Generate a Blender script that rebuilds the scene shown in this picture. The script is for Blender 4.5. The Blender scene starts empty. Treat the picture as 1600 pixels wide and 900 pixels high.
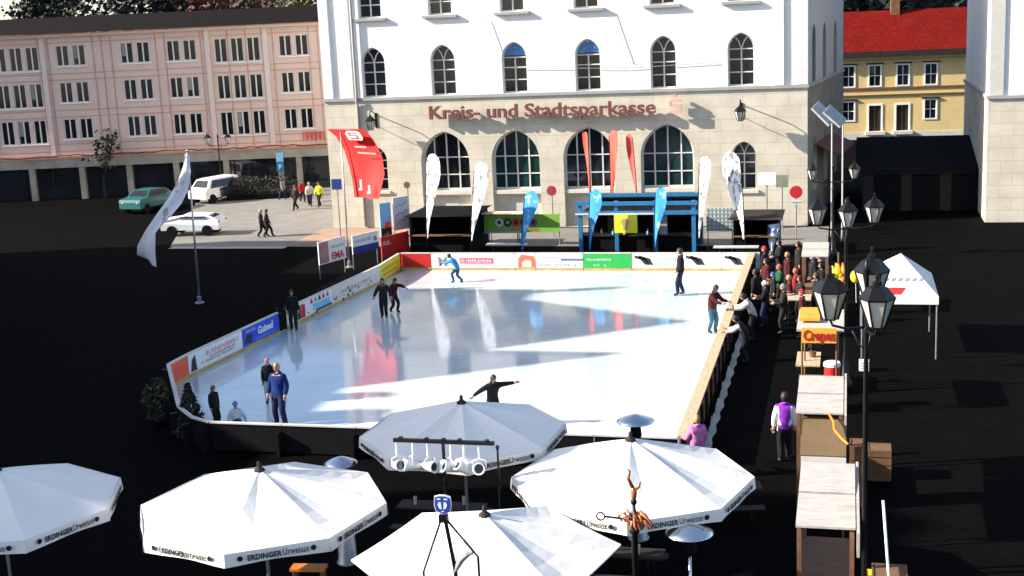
import bpy, bmesh, math, random
from mathutils import Vector, Matrix
from mathutils.geometry import tessellate_polygon
random.seed(7)
sc = bpy.context.scene
col = sc.collection
PI = math.pi

# ------------------------------------------------------------------ camera
CAM = Vector((0, 0, 11.5))
FPX, PITCH, ROLL, YAW = 2072.655, 0.2051, -0.0464, 0.2526
_F = Vector((-math.sin(YAW)*math.cos(PITCH), math.cos(YAW)*math.cos(PITCH), -math.sin(PITCH)))
_R = Vector((math.cos(YAW), math.sin(YAW), 0)); _U = _R.cross(_F)
_R2 = math.cos(ROLL)*_R + math.sin(ROLL)*_U
_U2 = -math.sin(ROLL)*_R + math.cos(ROLL)*_U
cd = bpy.data.cameras.new('camera'); cam = bpy.data.objects.new('camera', cd); col.objects.link(cam)
m = Matrix.Identity(4)
for i in range(3):
    m[i][0], m[i][1], m[i][2], m[i][3] = _R2[i], _U2[i], -_F[i], CAM[i]
cam.matrix_world = m
cd.sensor_width = 36; cd.lens = FPX/1600*36; cd.clip_end = 3000; cd.clip_start = 0.2
sc.camera = cam

def at(x, y, X=None, Y=None, Z=None):
    """world point where the sight line of a measured photo position meets a known plane"""
    d = _F + _R2*((x-800)/FPX) - _U2*((y-450)/FPX)
    t = (Z-CAM.z)/d.z if Z is not None else (Y/d.y if Y is not None else X/d.x)
    return CAM + d*t

# ------------------------------------------------------------------ materials
_mats = {}
def mat(name, c, rough=.7, metal=0, var=.15, scale=3., bump=0., spec=.5, emit=0, bscale=None, c2=None, thr=None, stretch=None):
    if name in _mats: return _mats[name]
    M = bpy.data.materials.new(name); M.use_nodes = True
    nt = M.node_tree; b = nt.nodes['Principled BSDF']
    b.inputs['Roughness'].default_value = rough; b.inputs['Metallic'].default_value = metal
    b.inputs['Specular IOR Level'].default_value = spec
    tc = nt.nodes.new('ShaderNodeTexCoord'); mp = nt.nodes.new('ShaderNodeMapping')
    nt.links.new(tc.outputs['Object'], mp.inputs[0])
    if stretch: mp.inputs['Scale'].default_value = stretch
    n = nt.nodes.new('ShaderNodeTexNoise'); n.inputs['Scale'].default_value = scale; n.inputs['Detail'].default_value = 6; n.inputs['Roughness'].default_value = .65
    nt.links.new(mp.outputs[0], n.inputs['Vector'])
    r = nt.nodes.new('ShaderNodeValToRGB'); nt.links.new(n.outputs[0], r.inputs[0])
    c = tuple(c); lo = tuple(max(0, v*(1-var)) for v in c); hi = tuple(min(1, v*(1+var)) for v in c)
    r.color_ramp.elements[0].position = .3; r.color_ramp.elements[1].position = .7
    if c2 is not None:
        t = thr or .55
        r.color_ramp.elements[0].position = t; r.color_ramp.elements[1].position = t+.03
        lo, hi = c, tuple(c2)
    r.color_ramp.elements[0].color = (*lo, 1); r.color_ramp.elements[1].color = (*hi, 1)
    nt.links.new(r.outputs[0], b.inputs['Base Color'])
    if bump:
        bn = nt.nodes.new('ShaderNodeBump'); bn.inputs['Strength'].default_value = bump; bn.inputs['Distance'].default_value = .02
        n2 = nt.nodes.new('ShaderNodeTexNoise'); n2.inputs['Scale'].default_value = bscale or scale*6; n2.inputs['Detail'].default_value = 5
        nt.links.new(mp.outputs[0], n2.inputs['Vector']); nt.links.new(n2.outputs[0], bn.inputs['Height']); nt.links.new(bn.outputs[0], b.inputs['Normal'])
    if emit:
        b.inputs['Emission Color'].default_value = (*c, 1); b.inputs['Emission Strength'].default_value = emit
    _mats[name] = M; return M

def brick_mat(name, c, mortar, w, h, off=.5, size=.012, rough=.85, bump=.3, var=.9, rot=None, squash=1):
    if name in _mats: return _mats[name]
    M = bpy.data.materials.new(name); M.use_nodes = True
    nt = M.node_tree; b = nt.nodes['Principled BSDF']; b.inputs['Roughness'].default_value = rough
    tc = nt.nodes.new('ShaderNodeTexCoord'); mp = nt.nodes.new('ShaderNodeMapping')
    nt.links.new(tc.outputs['Object'], mp.inputs[0])
    if rot: mp.inputs['Rotation'].default_value = rot
    br = nt.nodes.new('ShaderNodeTexBrick'); nt.links.new(mp.outputs[0], br.inputs['Vector'])
    br.offset = off; br.inputs['Scale'].default_value = 1
    br.inputs['Brick Width'].default_value = w; br.inputs['Row Height'].default_value = h; br.inputs['Mortar Size'].default_value = size
    br.inputs['Color1'].default_value = (*c, 1); br.inputs['Color2'].default_value = (*[v*var for v in c], 1); br.inputs['Mortar'].default_value = (*mortar, 1)
    n = nt.nodes.new('ShaderNodeTexNoise'); n.inputs['Scale'].default_value = .9; n.inputs['Detail'].default_value = 8
    nt.links.new(mp.outputs[0], n.inputs['Vector'])
    mx = nt.nodes.new('ShaderNodeMix'); mx.data_type = 'RGBA'; mx.blend_type = 'MULTIPLY'; mx.inputs[0].default_value = .45
    r = nt.nodes.new('ShaderNodeValToRGB'); r.color_ramp.elements[0].position = .3; r.color_ramp.elements[0].color = (.55, .52, .48, 1); r.color_ramp.elements[1].position = .65
    nt.links.new(n.outputs[0], r.inputs[0])
    nt.links.new(br.outputs['Color'], mx.inputs[6]); nt.links.new(r.outputs[0], mx.inputs[7])
    nt.links.new(mx.outputs[2], b.inputs['Base Color'])
    bn = nt.nodes.new('ShaderNodeBump'); bn.inputs['Strength'].default_value = bump; bn.inputs['Distance'].default_value = .02; bn.invert = True
    nt.links.new(br.outputs['Fac'], bn.inputs['Height']); nt.links.new(bn.outputs[0], b.inputs['Normal'])
    _mats[name] = M; return M

XZ = (math.radians(90), 0, 0)     # look at a wall in the XZ plane: put Z into the texture's v
WHITE = mat('white_plaster', (.78, .76, .72), .85, var=.06, scale=1.1, bump=.2, bscale=9, stretch=(1.6, 1.6, .25))
STONE = brick_mat('beige_ashlar', (.64, .58, .46), (.50, .45, .35), 1.15, .62, size=.018, bump=.35, var=.93, rot=(math.radians(-90), 0, 0))
REVEAL = mat('reveal_stone', (.60, .55, .45), .85, var=.1, scale=2)
GREYTRIM = mat('grey_trim', (.33, .32, .30), .8, var=.12)
FRAMEW = mat('painted_frame', (.62, .60, .56), .6, var=.06)
GLASS = mat('dark_glass', (.012, .014, .018), .06, var=.5, scale=.4, spec=.6)
GLASST = mat('teal_glass', (.012, .035, .036), .1, var=.4, scale=1.5)
GLASSB = mat('blue_stained_glass', (.03, .16, .42), .2, var=.7, scale=5, c2=(.25, .45, .6), thr=.6)
ICE = None
BLACK = mat('black_paint', (.005, .005, .006), .8, var=.3, spec=.1)
BLKMET = mat('black_iron', (.012, .012, .013), .42, metal=.6, var=.3)
GALV = mat('galvanised_steel', (.42, .43, .44), .4, metal=.8, var=.15, scale=6)
WPAINT = mat('white_paint', (.78, .78, .78), .5, var=.05)
WFAB = mat('white_fabric', (.82, .78, .71), .9, var=.03, scale=1.2, bump=.45, bscale=3.5)
WFLAG = mat('printed_white_fabric', (.80, .80, .80), .8, scale=4.5, c2=(.16, .16, .18), thr=.52, stretch=(1.5, 1.5, .6))
RED = mat('red_fabric', (.62, .015, .012), .75, var=.12, scale=2)
REDP = mat('red_board', (.50, .012, .010), .5, var=.1)
ORG = mat('orange_red_fabric', (.75, .11, .05), .75, var=.15)
BLUEF = mat('blue_fabric', (.02, .22, .55), .7, var=.15)
BLUEP = mat('blue_paint', (.02, .17, .36), .45, var=.2, scale=4)
NAVY = mat('navy_paint', (.012, .03, .20), .5, var=.2)
LBLUE = mat('light_blue_poster', (.20, .50, .72), .6, var=.15)
GREEN = mat('green_board', (.02, .36, .06), .5, var=.12)
LIME = mat('lime_banner', (.20, .42, .04), .7, var=.12)
YEL = mat('yellow_board', (.72, .55, .02), .5, var=.1)
YELB = mat('bright_yellow_poster', (.75, .72, .03), .6, var=.06)
ORANGE = mat('orange_plastic', (.80, .22, .01), .5, var=.15)
WOOD = mat('pale_wood', (.44, .34, .21), .7, var=.25, scale=2, stretch=(8, 1, 8), bump=.2)
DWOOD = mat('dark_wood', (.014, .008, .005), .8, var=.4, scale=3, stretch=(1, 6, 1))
BWOOD = mat('brown_wood', (.16, .075, .03), .65, var=.35, scale=3, stretch=(1, 6, 1), bump=.2)
ROOFW = mat('weathered_white_board', (.41, .375, .33), .85, var=.22, scale=3.2, bump=.3, stretch=(1, 4, 1))
BURLAP = brick_mat('woven_reed', (.22, .14, .05), (.10, .06, .02), .05, .03, size=.006, bump=.5, rot=(math.radians(-90), 0, 0))
LAMPG = mat('frosted_lamp_glass', (.50, .48, .40), .25, var=.15, scale=4)
SLATE = mat('dark_slate', (.006, .006, .006), .9, var=.4, scale=5, bump=.3, spec=.05)
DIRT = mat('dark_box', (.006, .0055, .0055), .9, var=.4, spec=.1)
PINK = mat('pink_plaster', (.56, .43, .38), .85, var=.06, scale=.8, bump=.1)
PINKL = mat('pale_pink_plaster', (.58, .49, .46), .85, var=.06, scale=.8)
TERRA = mat('terracotta_trim', (.44, .23, .15), .8, var=.2)
CREAM = mat('cream_plaster', (.52, .50, .44), .8, var=.1)
ROOFR = brick_mat('red_roof_tiles', (.20, .007, .003), (.06, .003, .002), .25, .3, size=.02, bump=.6, var=.7, rot=(math.radians(-60), 0, 0))
ROOFR.node_tree.nodes['Principled BSDF'].inputs['Specular IOR Level'].default_value = .1
ROOFD = mat('dark_roof', (.010, .007, .006), .9, var=.3, scale=4, bump=.3, spec=.05)
YPLAST = mat('yellow_plaster', (.62, .46, .20), .85, var=.08, scale=1, bump=.1)
YTRIM = mat('pale_yellow_trim', (.66, .52, .26), .8, var=.06)
STEEL = mat('polished_steel', (.62, .66, .70), .22, metal=.95, var=.08)
TEXTW = mat('white_lettering', (.8, .8, .8), .6, var=.02)
TEXTK = mat('black_lettering', (.012, .012, .014), .6, var=.02)
TEXTR = mat('red_lettering', (.55, .012, .02), .6, var=.05)
TEXTG = mat('grey_lettering', (.22, .22, .23), .6, var=.05)
SIGNE = mat('pale_emblem_face', (.62, .36, .33), .5, var=.04)
SIGNL = mat('shadowed_letter_face', (.17, .05, .045), .5, var=.04)  # pale faces darkened to take in the shadow round the letters
SIGNS = mat('maroon_letter_side', (.07, .010, .010), .5, var=.15)
SKIN = mat('skin', (.38, .21, .14), .6, var=.06)
RUST = mat('gilded_copper', (.38, .12, .045), .4, metal=.5, var=.35, scale=9)
SNOW = mat('scraped_snow', (.34, .33, .31), .7, var=.08, scale=4, bump=.6)

# ------------------------------------------------------------------ mesh builder
class MB:
    def __init__(s): s.v = []; s.f = []; s.mi = []; s.mats = []
    def _m(s, m):
        if m not in s.mats: s.mats.append(m)
        return s.mats.index(m)
    def add(s, vs, fs, m, M=None):
        o = len(s.v); k = s._m(m)
        s.v += [(M @ Vector(v)) if M else Vector(v) for v in vs]
        s.f += [tuple(i+o for i in f) for f in fs]; s.mi += [k]*len(fs); return s
    def box(s, c, d, m, rz=0, M=None):
        x, y, z = d[0]/2, d[1]/2, d[2]/2
        vs = [(-x,-y,-z),(x,-y,-z),(x,y,-z),(-x,y,-z),(-x,-y,z),(x,-y,z),(x,y,z),(-x,y,z)]
        T = Matrix.Translation(c) @ Matrix.Rotation(rz, 4, 'Z')
        if M: T = M @ T
        return s.add(vs, [(0,3,2,1),(4,5,6,7),(0,1,5,4),(1,2,6,5),(2,3,7,6),(3,0,4,7)], m, T)
    def b2(s, a, b, m, M=None):
        a, b = Vector(a), Vector(b)
        return s.box((a+b)/2, (abs(b.x-a.x), abs(b.y-a.y), abs(b.z-a.z)), m, 0, M)
    def tube(s, pts, r, m, n=8, cap=True, M=None):
        pts = [Vector(p) for p in pts]; rs = r if isinstance(r, (list, tuple)) else [r]*len(pts)
        vs, fs = [], []
        t0 = (pts[1]-pts[0]).normalized(); ref = Vector((0,0,1)) if abs(t0.z) < .9 else Vector((1,0,0))
        u = t0.cross(ref).normalized()
        for i, p in enumerate(pts):
            t = (pts[min(i+1, len(pts)-1)]-pts[max(i-1, 0)])
            t = t.normalized() if t.length > 1e-9 else t0
            u = (u - t*u.dot(t)); u = u.normalized() if u.length > 1e-6 else t.orthogonal().normalized(); w = t.cross(u)
            for k in range(n):
                a = 2*PI*k/n; vs.append(p + (u*math.cos(a)+w*math.sin(a))*rs[i])
        for i in range(len(pts)-1):
            for k in range(n):
                fs.append((i*n+k, i*n+(k+1)%n, (i+1)*n+(k+1)%n, (i+1)*n+k))
        if cap: fs += [tuple(range(n))[::-1], tuple(range((len(pts)-1)*n, len(pts)*n))]
        return s.add(vs, fs, m, M)
    def lathe(s, prof, m, n=16, c=(0,0,0), M=None, a0=0):
        vs, fs = [], []
        for r, z in prof:
            for k in range(n):
                a = a0+2*PI*k/n; vs.append((c[0]+r*math.cos(a), c[1]+r*math.sin(a), c[2]+z))
        for i in range(len(prof)-1):
            for k in range(n): fs.append((i*n+k, i*n+(k+1)%n, (i+1)*n+(k+1)%n, (i+1)*n+k))
        if prof[0][0] > 1e-4: fs.append(tuple(range(n))[::-1])
        if prof[-1][0] > 1e-4: fs.append(tuple(range((len(prof)-1)*n, len(prof)*n)))
        return s.add(vs, fs, m, M)
    def ell(s, c, r, m, n=10, k=7, M=None):
        return s.lathe([(max(1e-5, math.sin(PI*i/k)), -math.cos(PI*i/k)) for i in range(k+1)], m, n, M=(M or Matrix()) @ Matrix.Translation(c) @ Matrix.Diagonal((*r, 1)))
    def poly(s, loop, m, t=0, holes=(), M=None, plane='xz', y=0):
        """flat polygon (with holes) in XZ, thickness t towards +Y"""
        loops = [list(loop)] + [list(h) for h in holes]
        flat = [p for l in loops for p in l]
        tris = tessellate_polygon([[Vector((p[0], p[1], 0)) for p in l] for l in loops])
        P3 = (lambda p, d: (p[0], y+d, p[1])) if plane == 'xz' else (lambda p, d: (p[0], p[1], y+d))
        # make triangles face -Y
        A = 0
        fixed = []
        for t3 in tris:
            a, b, c = (flat[i] for i in t3)
            ar = (b[0]-a[0])*(c[1]-a[1])-(b[1]-a[1])*(c[0]-a[0])
            if abs(ar) < 1e-12: continue
            fixed.append(tuple(t3) if ar > 0 else tuple(t3)[::-1])
        if plane == 'xy': fixed = [f for f in fixed] if t == 0 else [f[::-1] for f in fixed]
        vs = [P3(p, 0) for p in flat]; fs = list(fixed)
        if t:
            n = len(flat); vs += [P3(p, t) for p in flat]; fs += [tuple(i+n for i in f[::-1]) for f in fixed]
            o = 0
            for li, l in enumerate(loops):
                k = len(l)
                ar = sum(l[i][0]*l[(i+1) % k][1]-l[(i+1) % k][0]*l[i][1] for i in range(k))
                ccw = ar > 0
                for i in range(k):
                    q = (o+i, o+i+n, o+(i+1) % k+n, o+(i+1) % k)
                    flip = (ccw if li == 0 else not ccw)
                    if plane == 'xy': flip = not flip
                    if (li > 0): flip = not flip if False else flip
                    fs.append(q[::-1] if not flip else q)
                o += k
        return s.add(vs, fs, m, M)
    def text(s, txt, size, m, origin, xdir=(1,0,0), zdir=(0,0,1), ext=.004, align='CENTER', mside=None, bold=0, squeeze=1, shear=0):
        vs, fs, nz = text_data(txt, size, ext, align, bold, shear)
        x = Vector(xdir).normalized(); z = Vector(zdir).normalized(); y = x.cross(z)
        o = Vector(origin)
        V = [o + x*(v[0]*squeeze) + z*v[1] + y*(v[2]) for v in vs]
        if mside:
            s.add(V, [f for f, k in zip(fs, nz) if k > .9], m); s.add(V, [f for f, k in zip(fs, nz) if k <= .9], mside)
        else: s.add(V, fs, m)
        return s
    def build(s, name, parent=None, world=False, smooth=False):
        me = bpy.data.meshes.new(name)
        vs = s.v
        if parent is not None and world:
            I = PM(parent).inverted(); vs = [I @ v for v in vs]
        me.from_pydata([tuple(v) for v in vs], [], s.f)
        for mm in s.mats: me.materials.append(mm)
        me.polygons.foreach_set('material_index', s.mi)
        if smooth: me.polygons.foreach_set('use_smooth', [True]*len(s.f))
        me.update()
        o = bpy.data.objects.new(name, me); col.objects.link(o)
        if parent is not None: o.parent = parent
        return o

_tc = {}
def text_data(txt, size, ext, align, bold, shear):
    key = (txt, size, ext, align, bold, shear)
    if key in _tc: return _tc[key]
    cu = bpy.data.curves.new('txt', 'FONT'); cu.body = txt; cu.size = size; cu.extrude = ext; cu.align_x = align; cu.offset = bold; cu.resolution_u = 3; cu.shear = shear
    ob = bpy.data.objects.new('txt', cu); col.objects.link(ob)
    dg = bpy.context.evaluated_depsgraph_get(); me = bpy.data.meshes.new_from_object(ob.evaluated_get(dg))
    r = ([tuple(v.co) for v in me.vertices], [tuple(p.vertices) for p in me.polygons], [p.normal.z for p in me.polygons])
    bpy.data.objects.remove(ob); bpy.data.curves.remove(cu); bpy.data.meshes.remove(me)
    _tc[key] = r; return r

def PM(o):
    M = Matrix.Translation(o.location) @ o.rotation_euler.to_matrix().to_4x4()
    return PM(o.parent) @ M if o.parent else M
def tag(o, label, cat, group=None):
    o['label'] = label; o['category'] = cat
    if group: o['group'] = group
    return o
def thing(name, label, cat, loc=(0,0,0), rz=0, group=None):
    o = bpy.data.objects.new(name, None); col.objects.link(o); o.location = loc; o.rotation_euler = (0,0,rz)
    o.empty_display_size = .2
    return tag(o, label, cat, group)
def struct(o): o['kind'] = 'structure'; return o
def copy_tree(o, parent=None):
    c = o.copy(); col.objects.link(c)
    if parent is not None: c.parent = parent
    for ch in list(o.children): copy_tree(ch, c)
    return c

# ------------------------------------------------------------------ light
SUN = Vector((2.4, .7, -1.3)).normalized()
w = bpy.data.worlds.new('World'); sc.world = w; w.use_nodes = True
nt = w.node_tree; bg = nt.nodes['Background']
sky = nt.nodes.new('ShaderNodeTexSky'); sky.sky_type = 'NISHITA'; sky.sun_disc = False
el = math.asin(-SUN.z); az = math.atan2(-SUN.x, -SUN.y)      # towards the sun, clockwise from +Y
sky.sun_elevation = el; sky.sun_rotation = az; sky.altitude = 600; sky.air_density = .8; sky.dust_density = 1.8; sky.ozone_density = .7
nt.links.new(sky.outputs[0], bg.inputs[0]); bg.inputs[1].default_value = .12
sd = bpy.data.lights.new('sun', 'SUN'); so = bpy.data.objects.new('sun', sd); col.objects.link(so)
sd.energy = 5; sd.angle = math.radians(.5); sd.color = (1, .93, .82)
so.rotation_euler = SUN.to_track_quat('-Z', 'Y').to_euler(); so.location = (-40, -20, 40)
vs = sc.view_settings; vs.view_transform = 'Standard'; vs.look = 'None'; vs.gamma = 1; vs.use_curve_mapping = False; vs.exposure = 1.35
sc.cycles.max_bounces = 6; sc.cycles.use_denoising = True
sc.cycles.sample_clamp_indirect = 6

#@@GROUND
# ------------------------------------------------------------------ setting
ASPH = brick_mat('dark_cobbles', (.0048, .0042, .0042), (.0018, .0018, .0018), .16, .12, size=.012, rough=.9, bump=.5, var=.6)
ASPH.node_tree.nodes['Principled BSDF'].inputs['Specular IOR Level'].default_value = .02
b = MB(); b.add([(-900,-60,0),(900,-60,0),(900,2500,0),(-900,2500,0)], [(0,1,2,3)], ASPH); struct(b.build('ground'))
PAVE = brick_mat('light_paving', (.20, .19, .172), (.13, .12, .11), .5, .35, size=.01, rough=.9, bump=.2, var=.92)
b = MB(); b.add([(-35.2,63.5,.004),(-.9,63.5,.004),(-.9,69,.004),(-25,69,.004),(-25,88,.004),(-45.5,88,.004)], [(0,1,2,3,4,5)], PAVE); struct(b.build('plaza_paving'))  # edges cut to the sunlit patch; dark cobbles stand in for shade beyond
b = MB(); b.add([(-35.0,62.9,.012),(-28.4,62.9,.012),(-28.4,63.49,.012),(-35.0,63.49,.012)], [(0,1,2,3)], GREYTRIM)
struct(b.build('kerb_strip'))
b = MB(); b.add([(-28.6,64.2,.010),(-21.9,67.2,.010),(-21.9,69.1,.010),(-28.6,69.1,.010)], [(0,1,2,3)], brick_mat('reddish_paving', (.42,.26,.18), (.3,.2,.15), .3,.2)); struct(b.build('footpath'))

def ice_mat():
    M = bpy.data.materials.new('ice'); M.use_nodes = True; nt = M.node_tree; b = nt.nodes['Principled BSDF']
    tc = nt.nodes.new('ShaderNodeTexCoord')
    n = nt.nodes.new('ShaderNodeTexNoise'); n.inputs['Scale'].default_value = .35; n.inputs['Detail'].default_value = 7
    nt.links.new(tc.outputs['Object'], n.inputs[0])
    r = nt.nodes.new('ShaderNodeValToRGB'); r.color_ramp.elements[0].position = .35; r.color_ramp.elements[1].position = .7
    r.color_ramp.elements[0].color = (.47, .57, .58, 1); r.color_ramp.elements[1].color = (.62, .68, .68, 1)
    nt.links.new(n.outputs[0], r.inputs[0]); last = r.outputs[0]
    for ang, sc_ in ((.35, (1.2, 34, 1)), (-.5, (1.0, 27, 1)), (1.25, (1.4, 30, 1))):     # white skate lines
        ms = nt.nodes.new('ShaderNodeMapping'); ms.inputs['Scale'].default_value = sc_; ms.inputs['Rotation'].default_value = (0,0,ang)
        nt.links.new(tc.outputs['Object'], ms.inputs[0]); nn = nt.nodes.new('ShaderNodeTexNoise'); nn.inputs['Scale'].default_value = .55; nn.inputs['Detail'].default_value = 3; nn.inputs['Distortion'].default_value = .6
        nt.links.new(ms.outputs[0], nn.inputs[0]); rr = nt.nodes.new('ShaderNodeMapRange'); rr.inputs[1].default_value = .60; rr.inputs[2].default_value = .68; rr.inputs[3].default_value = 0; rr.inputs[4].default_value = .55
        nt.links.new(nn.outputs[0], rr.inputs[0]); mx = nt.nodes.new('ShaderNodeMix'); mx.data_type = 'RGBA'; nt.links.new(rr.outputs[0], mx.inputs[0]); nt.links.new(last, mx.inputs[6]); mx.inputs[7].default_value = (.80, .84, .85, 1); last = mx.outputs[2]
    nt.links.new(last, b.inputs['Base Color'])
    # skate scratches: stretched noise drives the gloss
    mp = nt.nodes.new('ShaderNodeMapping'); mp.inputs['Scale'].default_value = (.6, 3.5, 1); mp.inputs['Rotation'].default_value = (0,0,.5)
    nt.links.new(tc.outputs['Object'], mp.inputs[0])
    n2 = nt.nodes.new('ShaderNodeTexNoise'); n2.inputs['Scale'].default_value = 2.2; n2.inputs['Detail'].default_value = 9; n2.inputs['Distortion'].default_value = 1.5
    nt.links.new(mp.outputs[0], n2.inputs[0])
    r2 = nt.nodes.new('ShaderNodeMapRange'); r2.inputs[1].default_value = .35; r2.inputs[2].default_value = .75; r2.inputs[3].default_value = .05; r2.inputs[4].default_value = .17
    nt.links.new(n2.outputs[0], r2.inputs[0]); nt.links.new(r2.outputs[0], b.inputs['Roughness'])
    b.inputs['IOR'].default_value = 1.5; b.inputs['Specular IOR Level'].default_value = .6
    b.inputs['Coat Weight'].default_value = .2; b.inputs['Coat Roughness'].default_value = .04
    bn = nt.nodes.new('ShaderNodeBump'); bn.inputs['Strength'].default_value = .05; bn.inputs['Distance'].default_value = .01
    n3 = nt.nodes.new('ShaderNodeTexNoise'); n3.inputs['Scale'].default_value = 1.2; n3.inputs['Detail'].default_value = 3; nt.links.new(tc.outputs['Object'], n3.inputs[0])
    nt.links.new(n3.outputs[0], bn.inputs['Height']); nt.links.new(bn.outputs[0], b.inputs['Normal'])
    return M
ICE = ice_mat()
def arc(cx, cy, r, a0, a1, n=8): return [(cx+r*math.cos(math.radians(a0+(a1-a0)*i/n)), cy+r*math.sin(math.radians(a0+(a1-a0)*i/n))) for i in range(n+1)]
FY, RX, BY = 31.9, -4.1, 57.1
CV = [at(268, 606, Z=.05), at(281, 634, Z=.86), at(301, 650, Z=.86)]; CV = [(p.x, p.y) for p in CV] + [(at(328, 658, Z=.86).x, FY-.05)]
LC = [(-19.85, 56.9), (-21.36, 38.7)] + CV
ice_loop = LC + [(RX, FY), (-4.0, BY), (-19.7, BY)]
b = MB(); b.poly(ice_loop, ICE, plane='xy', y=.05); b.add([], [], ICE)
o = struct(b.build('ice')); 

# ------------------------------------------------------------------ arches
def arch(cx, z0, zt, w, n=9, r=None):
    """pointed arch outline, counter clockwise in (x, z)"""
    r = r or w*.62; k = r-w/2; h = math.sqrt(r*r-k*k); zs = zt-h
    pts = [(cx-w/2, z0), (cx+w/2, z0)]
    a1 = math.acos(k/r)
    pts += [(cx-k+r*math.cos(a1*i/n), zs+r*math.sin(a1*i/n)) for i in range(n+1)]
    pts += [(cx+k-r*math.cos(a1*(n-i)/n), zs+r*math.sin(a1*(n-i)/n)) for i in range(1, n+1)]
    return pts
def rect(cx, z0, zt, w): return [(cx-w/2, z0), (cx+w/2, z0), (cx+w/2, zt), (cx-w/2, zt)]
def inset(l, d):
    n = len(l); out = []
    for i in range(n):
        p0, p, p1 = Vector(l[i-1]), Vector(l[i]), Vector(l[(i+1) % n])
        a = (p-p0).normalized(); c = (p1-p).normalized()
        na = Vector((-a.y, a.x)); nc = Vector((-c.y, c.x)); q = (na+nc)
        q = q.normalized() if q.length > 1e-6 else na
        out.append(tuple(p + q*(d/max(.35, q.dot(na)))))
    return out
def facade(mb, outer, holes, m, y, depth, mrev):
    mb.poly(outer, m, 0, holes, y=y)
    for h in holes:
        n = len(h); vs = [(p[0], y, p[1]) for p in h] + [(p[0], y+depth, p[1]) for p in h]
        mb.add(vs, [(i, (i+1) % n, (i+1) % n+n, i+n) for i in range(n)], mrev)

# ------------------------------------------------------------------ the bank
BX0, BX1, BYF, ZC = -28.1, -1.98, 69.28, 7.2
bank = thing('bank_building', 'white and beige stone bank with pointed arches and dark lettering behind the ice rink', 'bank', (-15, BYF, 0))
def bw(mb, name, parent=bank, smooth=False): return mb.build(name, parent, world=True, smooth=smooth)
X0, BAY = -25.15, 3.972
ups = [X0+BAY*i for i in range(6)]
mid = [arch(x, 7.25, 9.95, 1.36, r=.86) for x in ups]
top = [arch(x, 11.52, 14.1, 1.30, r=.86) for x in ups]
low = []
lowspec = [(-25.3, 2.1, 4.55, 1.25), (-21.32, 2.05, 5.3, 2.75), (-17.36, 2.05, 5.3, 2.66), (-13.35, 2.05, 5.36, 2.75), (-9.17, 2.05, 5.42, 2.8), (-5.2, 1.9, 4.42, 1.25)]
for x, a, c, wd in lowspec: low.append(arch(x, a if wd < 2 else .02, c, wd))
b = MB(); facade(b, [(BX0, 0), (BX1, 0), (BX1, ZC), (BX0, ZC)], low, STONE, BYF, .55, REVEAL)
b.b2((BX0, BYF+16, 0), (BX1-.01, BYF+15.8, ZC), STONE); b.b2((BX0, BYF+.002, 0), (BX0+.3, BYF+15.8, ZC), STONE)
bw(b, 'lower_wall')
b = MB(); facade(b, [(BX0+.06, ZC), (BX1-.06, ZC), (BX1-.06, 17), (BX0+.06, 17)], mid+top, WHITE, BYF+.05, .35, WHITE)
b.b2((BX0+.06, BYF+16, ZC), (BX1-.06, BYF+15.8, 17), WHITE); b.b2((BX0+.06, BYF+.052, ZC), (BX0+.36, BYF+15.8, 17), WHITE)
bw(b, 'upper_wall')
b = MB(); b.b2((BX0-.08, BYF-.10, ZC-.12), (BX1+.08, BYF+.3, ZC+.04), GREYTRIM); 
bw(b, 'string_course')
# pilasters of the upper storey
for x0, x1 in ((BX0+.02, BX0+.55), (BX0+1.15, BX0+1.75), (-4.15+.55, -4.15+1.0)):
    b = MB(); b.b2((x0, BYF-.06, ZC+.05), (x1, BYF+.06, 17), WHITE); bw(b, 'pilaster')
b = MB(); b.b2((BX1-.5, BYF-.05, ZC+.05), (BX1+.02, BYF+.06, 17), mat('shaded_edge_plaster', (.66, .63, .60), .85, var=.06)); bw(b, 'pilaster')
b = MB(); b.tube([(BX0+1.95, BYF-.12, 16.8), (BX0+1.95, BYF-.12, ZC+.15), (BX0+1.95, BYF-.2, ZC-.1), (BX0+1.95, BYF-.08, ZC-.4), (BX0+1.95, BYF-.08, .1)], .07, GREYTRIM); bw(b, 'downpipe', smooth=True)
b = MB(); b.tube([(-18.6, BYF-.03, 11.2), (-17.75, BYF-.03, 8.6), (-11.2, BYF-.03, 8.35), (-6.5, BYF-.03, 8.5)], .014, GREYTRIM, 5); b.tube([(-11.9, BYF-.03, 11.3), (-11.05, BYF-.03, 8.7), (-10.6, BYF-.03, 8.45)], .014, GREYTRIM, 5); bw(b, 'cable')
# roof
b = MB(); b.b2((BX0-.4, BYF-.45, 17.0), (BX1+.4, BYF+16.4, 17.35), CREAM); bw(b, 'eaves_cornice')
b = MB(); vs_ = [(BX0-.5, BYF-.55, 17.36), (BX1+.5, BYF-.55, 17.36), (BX1+.5, BYF+16.5, 17.36), (BX0-.5, BYF+16.5, 17.36), (BX0+6, BYF+8, 23), (BX1-6, BYF+8, 23)]
b.add(vs_, [(0,1,5,4), (1,2,5), (2,3,4,5), (3,0,4), (3,2,1,0)], ROOFR); bw(b, 'roof')

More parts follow.
